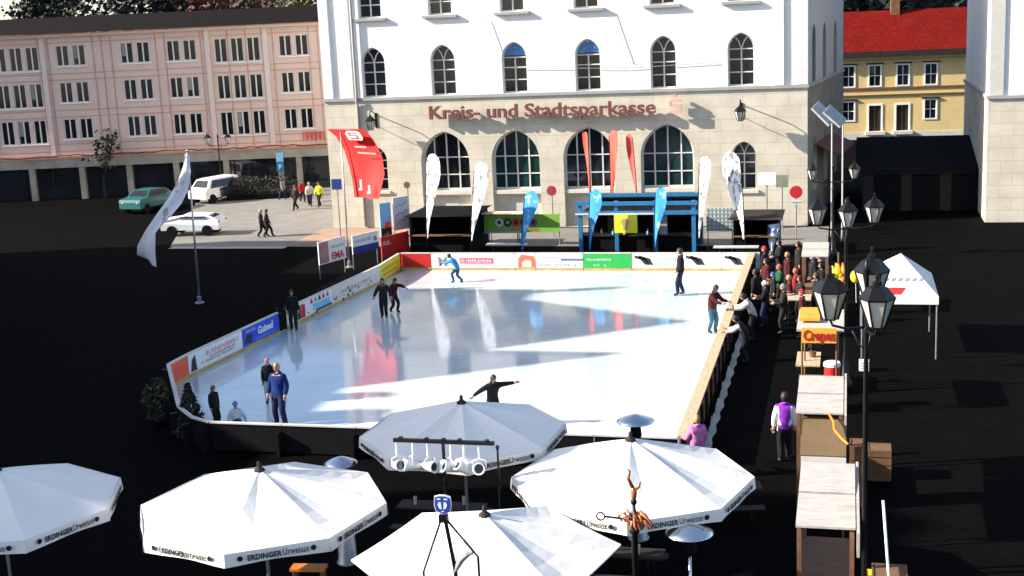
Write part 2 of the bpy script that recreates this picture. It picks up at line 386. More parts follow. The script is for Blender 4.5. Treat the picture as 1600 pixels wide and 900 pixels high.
def glazed(loop, y, style, gm, parent, fr=.09, mulls=(0,), rails=(), arcspring=None, tym=None):
    xs = [p[0] for p in loop]; zs = [p[1] for p in loop]; x0, x1, z0, z1 = min(xs), max(xs), min(zs), max(zs); cx = (x0+x1)/2; wd = x1-x0
    f = MB(); f.poly(loop, FRAMEW, .07, [inset(loop, fr)[::1]], y=y)
    spring = arcspring or z1
    for u in mulls:
        ztop = spring if arcspring else z1-.05
        if not arcspring:
            # stop the bar under the arch
            dx = abs(u)*wd/2; r = .62*wd; k = r-wd/2; h = math.sqrt(r*r-k*k); ztop = (z1-h) + math.sqrt(max(0, r*r-(k+dx)**2)) - .02
        f.b2((cx+u*wd/2-.035, y-.012, z0+.02), (cx+u*wd/2+.035, y+.05, ztop), FRAMEW)
    for z in rails: f.b2((x0+.04, y-.006, z-.028), (x1-.04, y+.045, z+.028), FRAMEW)
    if arcspring and not tym:      # Y tracery in the head
        for s in (-1, 1):
            f.tube([(cx, y+.01, spring), (cx+s*wd*.10, y+.01, spring+wd*.28), (cx+s*wd*.27, y+.01, spring+wd*.50)], .03, FRAMEW, 6)
    fo = f.build('window_frame', parent, world=True)
    g = MB(); g.poly(inset(loop, .03), gm, .02, y=y+.055)
    g.build('pane', fo, world=True)
    if tym:
        t = MB(); lp = [p for p in inset(loop, fr) if p[1] > spring]
        if len(lp) > 3: t.poly(lp, tym, .02, y=y+.02); t.build('stained_glass', fo, world=True)
    return fo
for i, x in enumerate(ups):
    blue = i in (2, 3)
    glazed(mid[i], BYF+.30, 'a', GLASS, bank, .075, (0,), (7.95, 8.6, 9.12), 9.12, GLASSB if blue else None)
    glazed(top[i], BYF+.30, 'a', GLASS, bank, .075, (0,), (12.2, 12.9, 13.3), 13.3)
    b = MB(); b.b2((x-.95, BYF-.14, 11.36), (x+.95, BYF+.1, 11.5), GREYTRIM); bw(b, 'window_sill')
for i, (x, a, c, wd) in enumerate(lowspec):
    if wd < 2:
        glazed(low[i], BYF+.40, 'a', GLASS, bank, .07, (0,), (2.7, 3.3, 3.75), 3.75)
        b = MB(); b.b2((x-wd/2-.12, BYF-.1, a-.16), (x+wd/2+.12, BYF+.12, a-.004), REVEAL); bw(b, 'window_sill')
    else:
        lp = arch(x, a, c, wd); gm = GLASST if i in (2, 4) else GLASS
        glazed(lp, BYF+.42, 'b', gm, bank, .10, (-.5, 0, .5), (2.9, 3.85), None)
        b = MB(); b.b2((x-wd/2+.003, BYF+.06, a-.22), (x+wd/2-.003, BYF+.54, a-.01), REVEAL)
        bw(b, 'window_sill')
        b = MB(); b.b2((x-wd/2+.003, BYF+.36, .01), (x+wd/2-.003, BYF+.54, a-.23), STONE)
        b.b2((x-.6, BYF+.345, .5), (x+.6, BYF+.36, a-.4), CREAM); bw(b, 'parapet_panel')
# side wall on the lane, with pointed windows (mirrored plane X = BX1)
sq = at(1318, 130, Y=83.5); SDX, SDY = sq.x-BX1, 83.5-BYF; SL = math.hypot(SDX, SDY); ux, uy = SDX/SL, SDY/SL
MS = Matrix(((ux,-uy,0,BX1), (uy,ux,0,BYF), (0,0,1,0), (0,0,0,1)))     # local x runs back along the lane, local y into the building
def side(mb):
    o = MB(); o.mats = list(mb.mats); o.v = [MS @ v for v in mb.v]; o.f = mb.f; o.mi = mb.mi; return o
hs = [arch(x, 7.25, 10.2, 1.25, r=.95) for x in (2.3, 6.2, 10.6)]+[arch(x, 11.6, 14.2, 1.25, r=.95) for x in (2.3, 6.2, 10.6)]
b = MB(); facade(b, [(.05, ZC), (SL, ZC), (SL, 17), (.05, 17)], hs, mat('shaded_side_plaster', (.38,.385,.40), .85, var=.06), .02, .3, GREYTRIM); b.b2((SL-.2, .02, ZC), (SL, 3, 17), GREYTRIM); bw(side(b), 'side_wall')  # white plaster greyed to carry the shade of the lane side
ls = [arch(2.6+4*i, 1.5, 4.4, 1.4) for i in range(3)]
b = MB(); facade(b, [(.01, 0), (SL, 0), (SL, ZC), (.01, ZC)], ls, mat('shaded_lane_stone', (.20,.18,.15), .85, var=.3, scale=1.5), 0, .4, REVEAL); bw(side(b), 'side_wall')  # facade stone darkened here to carry the lane's shade
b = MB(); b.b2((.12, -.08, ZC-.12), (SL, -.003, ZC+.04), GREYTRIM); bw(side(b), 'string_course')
for h in hs:
    f = MB(); f.poly(h, BLKMET, .05, [inset(h, .10)], y=.22); fo = bw(side(f), 'window_frame')
    g = MB(); g.poly(inset(h, .05), GLASS, .03, y=.275); side(g).build('pane', fo, world=True)
for h in ls:
    g = MB(); g.poly(h, GLASS, .03, y=.3); bw(side(g), 'pane')
b = MB(); b.add([(2.5,-.02,3.9),(9,-.02,3.9),(9,-1.3,3.3),(2.5,-1.3,3.3),(2.5,-.02,3.95),(9,-.02,3.95),(9,-1.3,3.35),(2.5,-1.3,3.35)], [(0,3,2,1),(4,5,6,7),(0,1,5,4),(1,2,6,5),(2,3,7,6),(3,0,4,7)], mat('dark_red_awning', (.10,.012,.012), .8)); bw(side(b), 'awning')

# raised letters on the wall
sg = thing('wall_lettering', 'raised pinkish letters with a maroon edge spelling the bank name on its facade', 'sign', (-15.8, BYF, 5.9))
b = MB(); b.text('Kreis- und Stadtsparkasse', .98, SIGNL, (-22.0, BYF-.38, 6.02), ext=.11, align='LEFT', mside=SIGNS, bold=.018)
wid = max(v.x for v in b.v)+22.0
for v in b.v: v.x = -22.0+(v.x+22.0)*12.35/wid
b.build('lettering', sg, world=True)
b = MB(); ex, ez = -8.95, 6.0
def blk(mb, x0, z0, x1, z1): mb.b2((ex+x0, BYF-.49, ez+z0), (ex+x1, BYF-.27, ez+z1), SIGNE)
blk(b, 0, 0, .62, .13); blk(b, .49, .131, .62, .31); blk(b, 0, .311, .62, .43); blk(b, 0, .431, .13, .56); blk(b, 0, .561, .62, .68)
b.lathe([(.10, -.14), (.10, .14)], SIGNE, 12, M=Matrix.Translation((ex+.31, BYF-.38, ez+.86)) @ Matrix.Rotation(PI/2, 4, 'X'))
b.build('emblem', sg, world=True)

def lantern_geo(mb, c, s, tilt=0):
    x, y, z = c
    A = PI/6
    mb.lathe([(.12*s, 0), (.14*s, .02*s)], BLKMET, 6, c)
    mb.lathe([(.27*s, .46*s), (.30*s, .49*s), (.16*s, .66*s), (.07*s, .70*s), (.07*s, .75*s), (.03*s, .78*s), (.03*s, .86*s), (.001, .9*s)], BLKMET, 6, c)
    for k in range(6):
        a = 2*PI*k/6
        mb.tube([(x+.125*s*math.cos(a), y+.125*s*math.sin(a), z), (x+.272*s*math.cos(a), y+.272*s*math.sin(a), z+.48*s)], .016*s, BLKMET, 4)
def glass_geo(mb, c, s): mb.lathe([(.115*s, .022*s), (.26*s, .459*s)], LAMPG, 6, c)
for wx, lb in ((-25.14, 'black wall lantern left of the bank lettering'), (-5.29, 'black wall lantern right of the bank lettering and emblem')):
    t = thing('wall_lantern', lb, 'lantern', (wx, BYF-.95, 5.55), 0, 'wall lanterns on the bank')
    b = MB(); lantern_geo(b, (0,0,0), 1.05); b.build('lantern_frame', t)
    b = MB(); glass_geo(b, (0,0,0), 1.05); b.build('lamp_glass', t)
    b = MB(); b.tube([(0,0,.95), (0,.2,1.05), (0,.6,.9), (0,.93,.75)], .03, BLKMET, 6); b.tube([(0,.15,.3),(0,.5,.2),(0,.93,.15)], .02, BLKMET, 6); b.box((0,.93,.45), (.14,.035,.8), BLKMET); b.build('bracket', t)

# ------------------------------------------------------------------ pink building (front runs square to the view)
PO = Vector((-42.85, 85.16, 0)); PA = YAW
pk = thing('pink_building', 'pink rendered house block with orange trim lines and dark flat roof left of the bank', 'building', PO, PA)
L0, L1, HT, Z1 = -24, 14.0, 11.25, 3.05
W = lambda x: x   # local metres along the front
wins = []
bays = [(-21.4, 2), (-17.4, 2), (-13.3, 3), (-9.5, 2), (-5.05, 2), (-1.84, 2), (2.0, 3), (5.9, 2), (9.6, 2)]
hol = []
for r, zz in enumerate((4.18, 6.70, 9.22)):
    for cx, n in bays:
        for i in range(n): hol.append((cx+(i-(n-1)/2)*1.13, zz, .90, 1.16 if n == 2 else 1.42, r, n))
b = MB(); facade(b, [(L0, Z1), (L1, Z1), (L1, HT), (L0, HT)], [rect(h[0], h[1]-(.25 if h[5] == 3 else 0), h[1]+1.42, h[2]) for h in hol], PINK, 0, .16, PINKL)
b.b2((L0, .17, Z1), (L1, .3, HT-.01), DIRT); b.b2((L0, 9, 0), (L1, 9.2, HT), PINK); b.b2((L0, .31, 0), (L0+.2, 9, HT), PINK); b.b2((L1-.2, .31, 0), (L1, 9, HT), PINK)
b.build('wall', pk)
wf = MB(); wf.poly(rect(0, 0, 1.42, .88), FRAMEW, .05, [rect(0, .06, 1.36, .76)], y=.07); wf.b2((-.045, .06, .05), (.045, .11, 1.36), FRAMEW)
wp = MB(); wp.poly(rect(0, .03, 1.39, .84), GLASS, .02, y=.13)
first = None
for h in hol:
    fo = wf.build('window_frame', pk) if first is None else bpy.data.objects.new('window_frame', first.data)
    if first is None: po = wp.build('pane', fo); first = fo; pd = po.data; pdc = MB().poly(rect(0, .03, 1.39, .84), GLASS, .02, y=.13).poly(rect(-.2, .5, 1.36, .30), mat('net_curtain', (.25,.24,.22), .9), .004, y=.122).build('pane', fo); pd2 = pdc.data; bpy.data.objects.remove(pdc); CR = random.Random(4)
    else:
        col.objects.link(fo); fo.parent = pk; po = bpy.data.objects.new('pane', pd2 if CR.random() < .12 else pd); col.objects.link(po); po.parent = fo
    z0 = h[1]-(.25 if h[5] == 3 else 0)
    fo.location = (h[0], 0, z0); fo.scale = (1, 1, (h[1]+1.42-z0)/1.42)
for zz in (4.18, 6.70, 9.22):
    for cx, n in bays:
        b = MB(); b.b2((cx-n*.56, -.10, zz-(.32 if n == 3 else .07)), (cx+n*.56, .02, zz-(.27 if n == 3 else .012)), WPAINT); b.build('window_sill', pk)
b = MB()
for z in (3.35, 3.85, 5.75, 6.2, 8.3, 8.72, 10.82): b.b2((L0, -.03, z-.022), (L1, -.002, z+.022), TERRA)
x = L0+.6
while x < L1:
    if not any(abs(x-h[0]) < .45 for h in hol): b.b2((x-.022, -.034, Z1+.1), (x+.022, -.004, HT-.1), TERRA)
    x += .62
b.build('trim_grid', pk)
for x in (-.02, 3.98, -11.4, -15.3):
    b = MB(); b.b2((x-.17, -.09, Z1+.05), (x+.17, -.035, HT), PINKL); b.build('pilaster', pk)
b = MB(); b.b2((L0-.2, -.5, HT), (L1+.2, .4, HT+.12), PINKL); b.b2((L0-.1, -.62, HT+.121), (L1+.1, -.5, HT+.2), TERRA); b.build('eaves', pk)
b = MB(); b.add([(L0-.3, -.7, HT+.21), (L1+.3, -.7, HT+.21), (L1+.3, 9.5, HT+.21), (L0-.3, 9.5, HT+.21), (L0+2, 4.5, HT+1.35), (L1-2, 4.5, HT+1.35)], [(0,1,5,4), (1,2,5), (2,3,4,5), (3,0,4), (3,2,1,0)], ROOFD); b.build('roof', pk)
# ground floor arcade
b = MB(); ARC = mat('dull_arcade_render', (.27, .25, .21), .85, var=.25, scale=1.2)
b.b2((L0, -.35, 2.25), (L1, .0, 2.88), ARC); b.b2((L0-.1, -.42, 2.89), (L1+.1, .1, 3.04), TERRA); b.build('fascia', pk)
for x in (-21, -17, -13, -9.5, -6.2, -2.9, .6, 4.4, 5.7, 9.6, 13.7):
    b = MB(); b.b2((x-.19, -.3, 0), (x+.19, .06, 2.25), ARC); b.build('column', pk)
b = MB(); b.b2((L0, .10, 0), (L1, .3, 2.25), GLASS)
for x in range(-20, 14, 2): b.b2((x+.3, .06, 0), (x+.36, .1, 2.1), BLKMET)
b.build('shop_front', pk)
b = MB(); b.tube([(L0, -.5, 3.08)] + [(L0+i*.6, -.5+.05*random.uniform(-1,1), 3.08+random.uniform(-.06,.08)) for i in range(1, 60)] + [(L1, -.5, 3.08)], .045, mat('red_creeper', (.10,.012,.008), .8, var=.6, scale=6), 5); b.build('flower_border', pk)
b = MB()
for i in range(5): # red neon sign of curly strokes
    x0 = 6.15+i*.30
    b.tube([(x0, -.2, 3.4), (x0+.05, -.2, 3.95), (x0+.25, -.2, 3.92), (x0+.2, -.2, 3.6), (x0+.3, -.2, 3.4)], .04, mat('red_neon_tube', (.6,.02,.02), .5), 5)
b.build('red_sign_letters', pk)
b = MB(); b.b2((4.15, -.42, 1.3), (4.65, -.31, 1.95), BLUEP); b.b2((4.15,-.425, 1.98), (4.65,-.31,2.6), LBLUE); b.text('P', .5, TEXTW, (4.4, -.43, 1.45)); b.build('parking_plate', pk)

# ------------------------------------------------------------------ yellow house in the lane
yo = Vector((1.95, 112, 0))
yh = thing('yellow_house', 'yellow house with red tiled roof seen down the lane right of the bank', 'house', yo, .05)
A0, A1 = -3.6, 8.4
def wq(px, py): p = at(px, py, Y=112); return p.x-yo.x, p.z
HT2 = wq(1360, 88)[1]
xs_ = [wq(1326, 115)[0], wq(1367, 117)[0], wq(1411, 117)[0], wq(1455, 117)[0]]
hz0, hz1 = wq(1367, 134)[1], wq(1367, 103)[1]; lz0, lz1 = wq(1327, 188)[1], wq(1327, 160)[1]
dx = wq(1367, 190)[0]; dz1 = wq(1367, 165)[1]; dz0 = wq(1367, 205)[1]; bz = -.0
hh = [rect(x, hz0, hz1, .85) for x in xs_]+[rect(x, lz0, lz1, .85) for x in (xs_[0], xs_[3])]+[rect(x, dz0, dz1, .95) for x in (dx, xs_[2])]
b = MB(); facade(b, [(A0, bz), (A1, bz), (A1, HT2), (A0, HT2)], hh, YPLAST, 0, .18, YTRIM); b.b2((A0, 7.8, 0), (A1, 8, HT2), YPLAST); b.b2((A0,.01,0),(A0+.2,7.8,HT2),YPLAST); b.b2((A1-.2,.01,0),(A1,7.8,HT2),YPLAST); b.build('wall', yh)
for h in hh[:6]:
    f = MB(); f.poly([(h[0][0]-.12, h[0][1]-.1), (h[1][0]+.12, h[0][1]-.1), (h[1][0]+.12, h[2][1]+.12), (h[0][0]-.12, h[2][1]+.12)], WPAINT, .08, [h], y=-.06)
    f.b2(((h[0][0]+h[1][0])/2-.03, .1, h[0][1]), ((h[0][0]+h[1][0])/2+.03, .14, h[2][1]), WPAINT)
    f.b2((h[0][0], .1, (h[0][1]+h[2][1])/2-.03), (h[1][0], .14, (h[0][1]+h[2][1])/2+.03), WPAINT)
    f.b2((h[0][0]-.25, -.14, h[2][1]+.14), (h[1][0]+.25, .0, h[2][1]+.24), DWOOD)
    fo = f.build('window_frame', yh)
    g = MB(); g.poly(h, GLASS, .03, y=.145); g.build('pane', fo)
for h in hh[6:]:
    d = MB(); d.poly(h, DWOOD, .04, y=.12); d.b2((h[0][0]+.42, .09, h[0][1]), (h[0][0]+.5, .12, h[2][1]), BWOOD); do = d.build('door', yh)
    d = MB(); d.poly([(h[0][0]-.14, h[0][1]), (h[0][0], h[0][1]), (h[3][0], h[3][1]), (h[2][0], h[2][1]), (h[1][0], h[1][1]), (h[1][0]+.14, h[1][1]), (h[2][0]+.14, h[2][1]+.14), (h[3][0]-.14, h[3][1]+.14)], WPAINT, .1, y=-.05); d.b2((h[0][0]-.3, -.6, h[0][1]-.25), (h[1][0]+.3, .0, h[0][1]-.004), CREAM); d.build('door_frame', do)
b = MB(); zb_ = wq(1360, 138)[1]; b.b2((A0, -.1, zb_-.08), (A1, -.002, zb_+.05), BWOOD); b.b2((A0, -.12, zb_-.6), (A1, -.002, zb_-.52), BWOOD); b.b2((A0-.1, -.25, HT2-.25), (A1+.1, .1, HT2), YTRIM); b.b2((A0, -.06, 0), (A1, -.002, dz0-.1), CREAM); b.build('moulding', yh)
b = MB(); zr = at(1360, 17, Y=116).z
b.add([(A0-.4, -.7, HT2+.4), (A1+.4, -.7, HT2+.4), (A1+.4, 4, zr), (A0-.4, 4, zr), (A0-.4, 8.7, HT2+.4), (A1+.4, 8.7, HT2+.4)], [(0,1,2,3), (3,2,5,4), (0,3,4), (1,5,2), (0,4,5,1)], ROOFR)
rf_ = b.build('roof', yh)
b = MB(); b.b2((A0-.3, -.75, HT2+.01), (A1+.3, -.1, HT2+.38), DWOOD); b.build('eaves', yh)
b = MB(); b.b2((1.6, 3.4, zr-.4), (2.3, 4.2, zr+1.1), BWOOD); b.build('chimney', rf_)

# ------------------------------------------------------------------ black hall added for the shaded street, pale corner building on the right
hz = at(1360, 214, Y=80).z
mh = thing('shade_hall', 'added long black hall standing in for the shaded street below the yellow house', 'hall', (6, 74, 0))  # added black mass in place of a street lying in shade
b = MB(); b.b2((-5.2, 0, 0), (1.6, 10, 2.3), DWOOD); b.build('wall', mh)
b = MB(); b.add([(-5.5, -.5, 2.2), (2.2, -.5, 2.2), (2.2, 6, hz), (-5.5, 6, hz), (-5.5, 10.5, 2.2), (2.2, 10.5, 2.2)], [(0,1,2,3), (3,2,5,4), (0,3,4), (1,5,2), (0,4,5,1)], SLATE); b.build('roof', mh)
for i in range(3):
    b = MB(); b.b2((-4.6+2.0*i, -.06, .02), (-3.2+2.0*i, -.004, 2.0), BLACK); b.build('door', mh)
ce = at(1540, 300, Y=70).x
ch = thing('corner_building', 'pale corner building with white upper storeys at the right edge', 'building', (ce+7, 70, 0))
b = MB(); b.b2((-7, 0, 0), (8, 14, 6.2), STONE); b.build('lower_wall', ch)
b = MB(); b.b2((-6.95, .05, 6.35), (8, 14, 16), WHITE); b.build('upper_wall', ch)
b = MB(); b.b2((-7.08, -.1, 6.201), (8.05, 14.05, 6.349), GREYTRIM); b.build('string_course', ch)
b = MB(); b.b2((-6.97, -.02, 6.36), (-6.3, .049, 15.9), CREAM); b.b2((-4.8, -.02, 6.36), (-4.1, .049, 15.9), CREAM); b.build('pilaster', ch)
b = MB(); b.add([(-7.4,-.5,16.01),(8.3,-.5,16.01),(8.3,14.5,16.01),(-7.4,14.5,16.01),(-3,7,20),(4,7,20)], [(0,1,5,4),(1,2,5),(2,3,4,5),(3,0,4),(3,2,1,0)], ROOFR); b.build('roof', ch)
for i in range(2):
    b = MB(); b.poly(arch(-1.6+4*i, 7.3, 9.9, 1.3), FRAMEW, .05, [inset(arch(-1.6+4*i, 7.3, 9.9, 1.3), .08)], y=0); f = b.build('window_frame', ch)
    b = MB(); b.poly(inset(arch(-1.6+4*i, 7.3, 9.9, 1.3), .08), GLASS, .03, y=.01); b.build('pane', f)

# ------------------------------------------------------------------ unseen houses and tower west of the square, rooflines shaped to throw the long shade
def shade_house(y0, y1, eave, ridge=None, pk_=None, m=WHITE, roofm=ROOFR, lb='', x0=-52, x1=-45):
    t = thing('shade_house', lb, 'house', (x1, (y0+y1)/2, 0), 0, 'unseen houses shaped to shade the square')
    b = MB(); b.b2((x0, y0+.02, 0), (x1, y1-.02, eave), m); b.build('wall', t, world=True)
    if ridge:
        yr = pk_ if pk_ else (y0+y1)/2
        b = MB(); b.add([(x0,y0,eave+.001),(x0,yr,ridge),(x0,y1,eave+.001),(x1+.15,y0,eave+.001),(x1+.15,yr,ridge),(x1+.15,y1,eave+.001)], [(0,1,2),(3,5,4),(0,3,4,1),(1,4,5,2),(0,2,5,3)], roofm)
    else:
        b = MB(); b.b2((x0-.1, y0, eave+.001), (x1+.12, y1, eave+.25), roofm)
    r = b.build('roof', t, world=True)
    n = max(1, int((y1-y0)/2.2))
    for k in range(int(eave//3.2)):
        for i in range(n):
            yy = y0+(i+.5)*(y1-y0)/n
            if n*int(eave//3.2) > 30: continue
            b = MB(); b.b2((x1+.002, yy-.5, 1.0+3.1*k), (x1+.06, yy+.5, 2.5+3.1*k), FRAMEW); f = b.build('window_frame', t, world=True)
            b = MB(); b.b2((x1+.061, yy-.42, 1.08+3.1*k), (x1+.075, yy+.42, 2.42+3.1*k), GLASS); b.build('pane', f, world=True)
    return t, r
def chimney(r, y, z0, z1, wd=.8): b = MB(); b.b2((-46.2, y-wd/2, z0), (-45.3, y+wd/2, z1), TERRA); b.build('chimney', r, world=True)  # unseen stacks added to throw thin shade strips on the ice
shade_house(-4, 13.2, 19.4, m=CREAM, roofm=ROOFD, lb='unseen broad cream house south of the tower, shaped to shade the foreground')
ct, cr = shade_house(13.2, 17.4, 24.3, 25.4, m=STONE, roofm=SLATE, lb='unseen square stone tower with slate cap, added to shade the greyish parasol')  # tower added to put the greyish parasol in shade
t, r = shade_house(17.4, 29.4, 15.75, m=PINKL, roofm=ROOFD, lb='unseen long pale pink house with two chimneys, shaped to shade the ice'); chimney(r, 26.1, 15.4, 17.5, .9); chimney(r, 28.2, 15.4, 17.2, .5); chimney(r, 24.3, 15.4, 17.8, .5)
shade_house(29.4, 33.3, 16.0, 20.5, 32, m=WHITE, lb='unseen narrow white gabled house shaped to shade the ice')
shade_house(33.3, 41.6, 17.6, 21.3, 36.2, m=YPLAST, lb='unseen tall yellow gabled house shaped to shade the ice')
t, r = shade_house(41.6, 43.6, 17.3, m=CREAM, roofm=ROOFD, lb='unseen slim cream house with a thin chimney, shaped to shade the ice'); chimney(r, 42.9, 17.4, 19.8, .35)
shade_house(43.6, 50, 11.9, m=PINK, roofm=ROOFD, lb='unseen low pink house shaped to let sun reach the white flag')
shade_house(50, 59.5, 10.4, m=WHITE, roofm=ROOFD, lb='unseen lowest white house at the north end, shaped to shade the plaza edge', x1=-45.5)

# ------------------------------------------------------------------ trees
LEAF = mat('autumn_leaf', (.09, .022, .01), .8, var=.5, scale=3)
LEAFY = mat('yellowing_leaf', (.11, .075, .012), .8, var=.5, scale=3)
LEAFD = mat('dark_leaf', (.012, .016, .009), .8, var=.5, scale=3)
BARK = mat('dark_bark', (.022, .017, .013), .9, var=.4, scale=8, bump=.5)
def tree(loc, h, spread, leafm, nleaf, lb, seed, grp, bare=False, name='broadleaf_tree', leafsize=.3):
    R = random.Random(seed)
    t = thing(name, lb, 'tree', loc, 0, grp)
    tr = MB(); tips = []
    def limb(p, d, L, r, depth):
        q = [p]; dd = d.copy()
        for k in range(3):
            dd = (dd + Vector((R.uniform(-.22,.22), R.uniform(-.22,.22), R.uniform(-.02,.16)))).normalized(); q.append(q[-1]+dd*L/3)
        tr.tube(q, [r, r*.85, r*.7, r*.5], BARK, 6 if depth < 2 else 4, cap=False)
        tips.append((q[-1], depth)); tips.append((q[2], depth))
        if depth < 3:
            for k in range(R.choice((2, 3, 3))):
                nd = (dd + Vector((R.uniform(-1,1)*spread, R.uniform(-1,1)*spread, R.uniform(-.1,.6)))).normalized()
                limb(q[R.choice((2, 3))], nd, L*R.uniform(.55,.8), r*.5, depth+1)
    limb(Vector((0,0,-.1)), Vector((0,0,1)), h*.42, h*.022+.05, 0)
    tr.build('trunk', t, smooth=True)
    cr = MB()
    pts = [p for p, d in tips if d >= 1]
    for k in range(nleaf):
        c = R.choice(pts) + Vector((R.gauss(0,1), R.gauss(0,1), R.gauss(0,.8)))*h*.06
        s = leafsize*R.uniform(.5,1.3); u = Vector((R.gauss(0,1),R.gauss(0,1),R.gauss(0,1))).normalized(); v = u.orthogonal().normalized(); u = u*s*.6
        cr.add([c-u, c+v*s, c+u, c-v*s*.5], [(0,1,2,3)], leafm)
    if nleaf: cr.build('crown', t)
    return t
hb = at(400, 20, Y=118)
for i, (px, Y, h, lm, nl, lb) in enumerate(((268,112,18,LEAFD,1500,'dark leafy tree showing above the left part of the pink roof'), (312,110,18,LEAFD,200,'nearly bare tree against the pale sky above the pink roof'), (392,112,18,LEAF,1100,'red autumn tree above the pink roof'), (440,116,18.5,LEAFY,900,'yellowing tree above the pink roof'), (484,110,18,LEAFY,700,'yellow and bare branched tree beside the white bank wall'), (225,114,19,LEAFD,2600,'dense dark tree at the left above the pink roof'), (110,112,17,LEAFD,900,'thin dark tree above the far left of the pink roof'), (40,116,18,LEAFD,2400,'dense dark tree at the top left corner'))):
    p = at(px, 40, Y=Y); tree((p.x, p.y, 0), h, .75, lm, nl, lb, 10+i, 'trees behind the pink building', leafsize=.34)
for i, (px, Y, lb) in enumerate(((1345,128,'dark tree behind the ridge of the red tiled roof'), (1440,130,'dark tree behind the right end of the red roof'))):
    p = at(px, 40, Y=Y); tree((p.x, p.y, 0), 16, .8, LEAFD, 2600, lb, 40+i, 'trees behind the yellow house', leafsize=.7)
p = at(232, 290, Z=0); tree((p.x, p.y-6, 0), 5.6, .7, LEAFD, 260, 'small dark tree with sparse leaves in front of the pink building', 60, None, leafsize=.22)
# wooded hill behind
b = MB(); n = 40
pr = [(-260+i*13, 190+30*math.sin(i*.7), max(2, 11+5*math.sin(i*.5+1)+3*math.sin(i*1.7)-max(0, 6*math.exp(-((i-15.2)/1.6)**2)))) for i in range(n)]
vv = []; ff = []
for i, (x, y, z) in enumerate(pr): vv += [(x, y-40, -.5), (x, y, z), (x, y+60, z*.8), (x, y+120, -.5)]
for i in range(n-1):
    for k in range(3): ff.append((i*4+k, i*4+4+k, i*4+5+k, i*4+1+k))
b.add(vv, ff, mat('hill_woodland', (.03, .032, .014), .95, var=.7, scale=.3, bump=.8)); struct(b.build('hill', smooth=True))
# ------------------------------------------------------------------ rink boards
BH = .82
def frame_of(p0, p1, z=0):
    p0, p1 = Vector((p0[0], p0[1], z)), Vector((p1[0], p1[1], z)); d = p1-p0
    return p0, math.atan2(d.y, d.x), d.length
def rnd_blobs(mb, R, L, h, n, m, y, s=(.05, .16)):
    for k in range(n):
        cx, cz, r = R.uniform(.1, L-.1), R.uniform(.12, h-.12), R.uniform(*s)
        q = [(cx+r*R.uniform(.5,1.2)*math.cos(2*PI*i/9)*1.4, min(h-.02, max(.03, cz+r*R.uniform(.5,1.2)*math.sin(2*PI*i/9)))) for i in range(9)]
        mb.poly(q, m, .0, y=y)
def marks(mb, x0, z0, x1, hgt, m, R, y=-.032):
    """a row of small letter-like strokes where the photograph's lettering cannot be read"""
    x = x0
    while x < x1-hgt*.3:
        wd = hgt*R.choice((.35, .5, .6)); k = R.random()
        mb.b2((x, y-.004, z0), (x+hgt*.14, y, z0+hgt*R.choice((1, .75, 1))), m)
        if k < .6: mb.b2((x+hgt*.141, y-.004, z0), (x+wd, y, z0+hgt*.14), m)
        if k > .3: mb.b2((x+hgt*.141, y-.004, z0+hgt*.6), (x+wd, y, z0+hgt*.74), m)
        x += wd+hgt*(.2 if R.random() > .15 else .55)
def board(p0, p1, face, lb, paint=None, grp='advertising boards round the ice', h=BH, back=DIRT, cat='board', name='rink_board'):
    o, rz, L = frame_of(p0, p1, .0); L -= .02
    t = thing(name, lb, cat, o, rz, grp)
    b = MB(); b.b2((0, 0, .05), (L, .06, h), back); b.b2((0, -.03, h+.001), (L, .09, h+.04), mat('board_cap', (.55,.52,.46), .5, var=.15)); b.b2((.02, .061, .0), (.1, .3, h*.8), BLKMET); b.build('frame', t)
    b = MB(); b.b2((0, -.018, .17), (L, -.001, h-.003), face); b.b2((0, -.022, .03), (L, -.001, .165), mat('kick_strip', (.45,.30,.10), .6, var=.25))
    b.build('panel', t)
    if paint:
        b = MB(); paint(b, L, h); b.build('print', t)
    return t
WB = mat('white_board', (.74, .74, .74), .45, var=.05, scale=2)
RR = random.Random(3)
# far side, left to right
fx = [at(x, 424, Y=BY).x for x in (628, 675, 806, 838, 912, 988, 1068, 1128, 1188)]
fb = [(fx[i], BY) for i in range(9)]; fe = [(fx[i+1], BY) for i in range(8)]
board(fb[0], fe[0], REDP, 'plain red board at the left end of the far rink side')
def pM(b, L, h):
    b.text('M', .62, TEXTG, (.55, -.022, .24), bold=.01); b.b2((1.35, -.026, .36), (2.95, -.02, .62), mat('pinkish_red_print', (.65,.08,.14), .5)); marks(b, 1.42, .42, 2.9, .15, TEXTW, RR, -.027); marks(b, 3.2, .38, L-.2, .12, mat('pale_grey_print', (.55,.56,.6), .5), RR, -.022)
board(fb[1], fe[1], WB, 'long white board with a grey M and a pinkish red block', pM)
def pface(b, L, h):
    b.poly([(.12,.18),(.95,.18),(.9,.7),(.3,.78),(.14,.6)], mat('orange_hair_print', (.60,.14,.07), .5), 0, y=-.022); b.poly([(.3,.2),(.75,.2),(.74,.5),(.5,.55),(.32,.45)], mat('pale_face_print', (.7,.5,.42), .5), 0, y=-.024)
board(fb[2], fe[2], WB, 'board with an orange and pale picture on the far rink side', pface)
def pl(b, L, h):
    marks(b, .15, .62, 1.1, .08, TEXTG, RR); b.b2((1.15, -.026, .5), (2.15, -.02, .6), mat('slate_blue_print', (.10,.14,.22), .5)); marks(b, .2, .22, L-.2, .16, TEXTG, RR, -.022)
board(fb[3], fe[3], WB, 'white board with a slate blue stripe left of the green board', pl)
def pg(b, L, h):
    marks(b, .15, .5, 1.3, .1, TEXTW, RR, -.022); rnd_blobs(b, RR, L-.6, .5, 4, mat('pale_green_print', (.25,.55,.25), .5), -.021, (.03,.08))
board(fb[4], fe[4], GREEN, 'bright green board on the far rink side', pg)
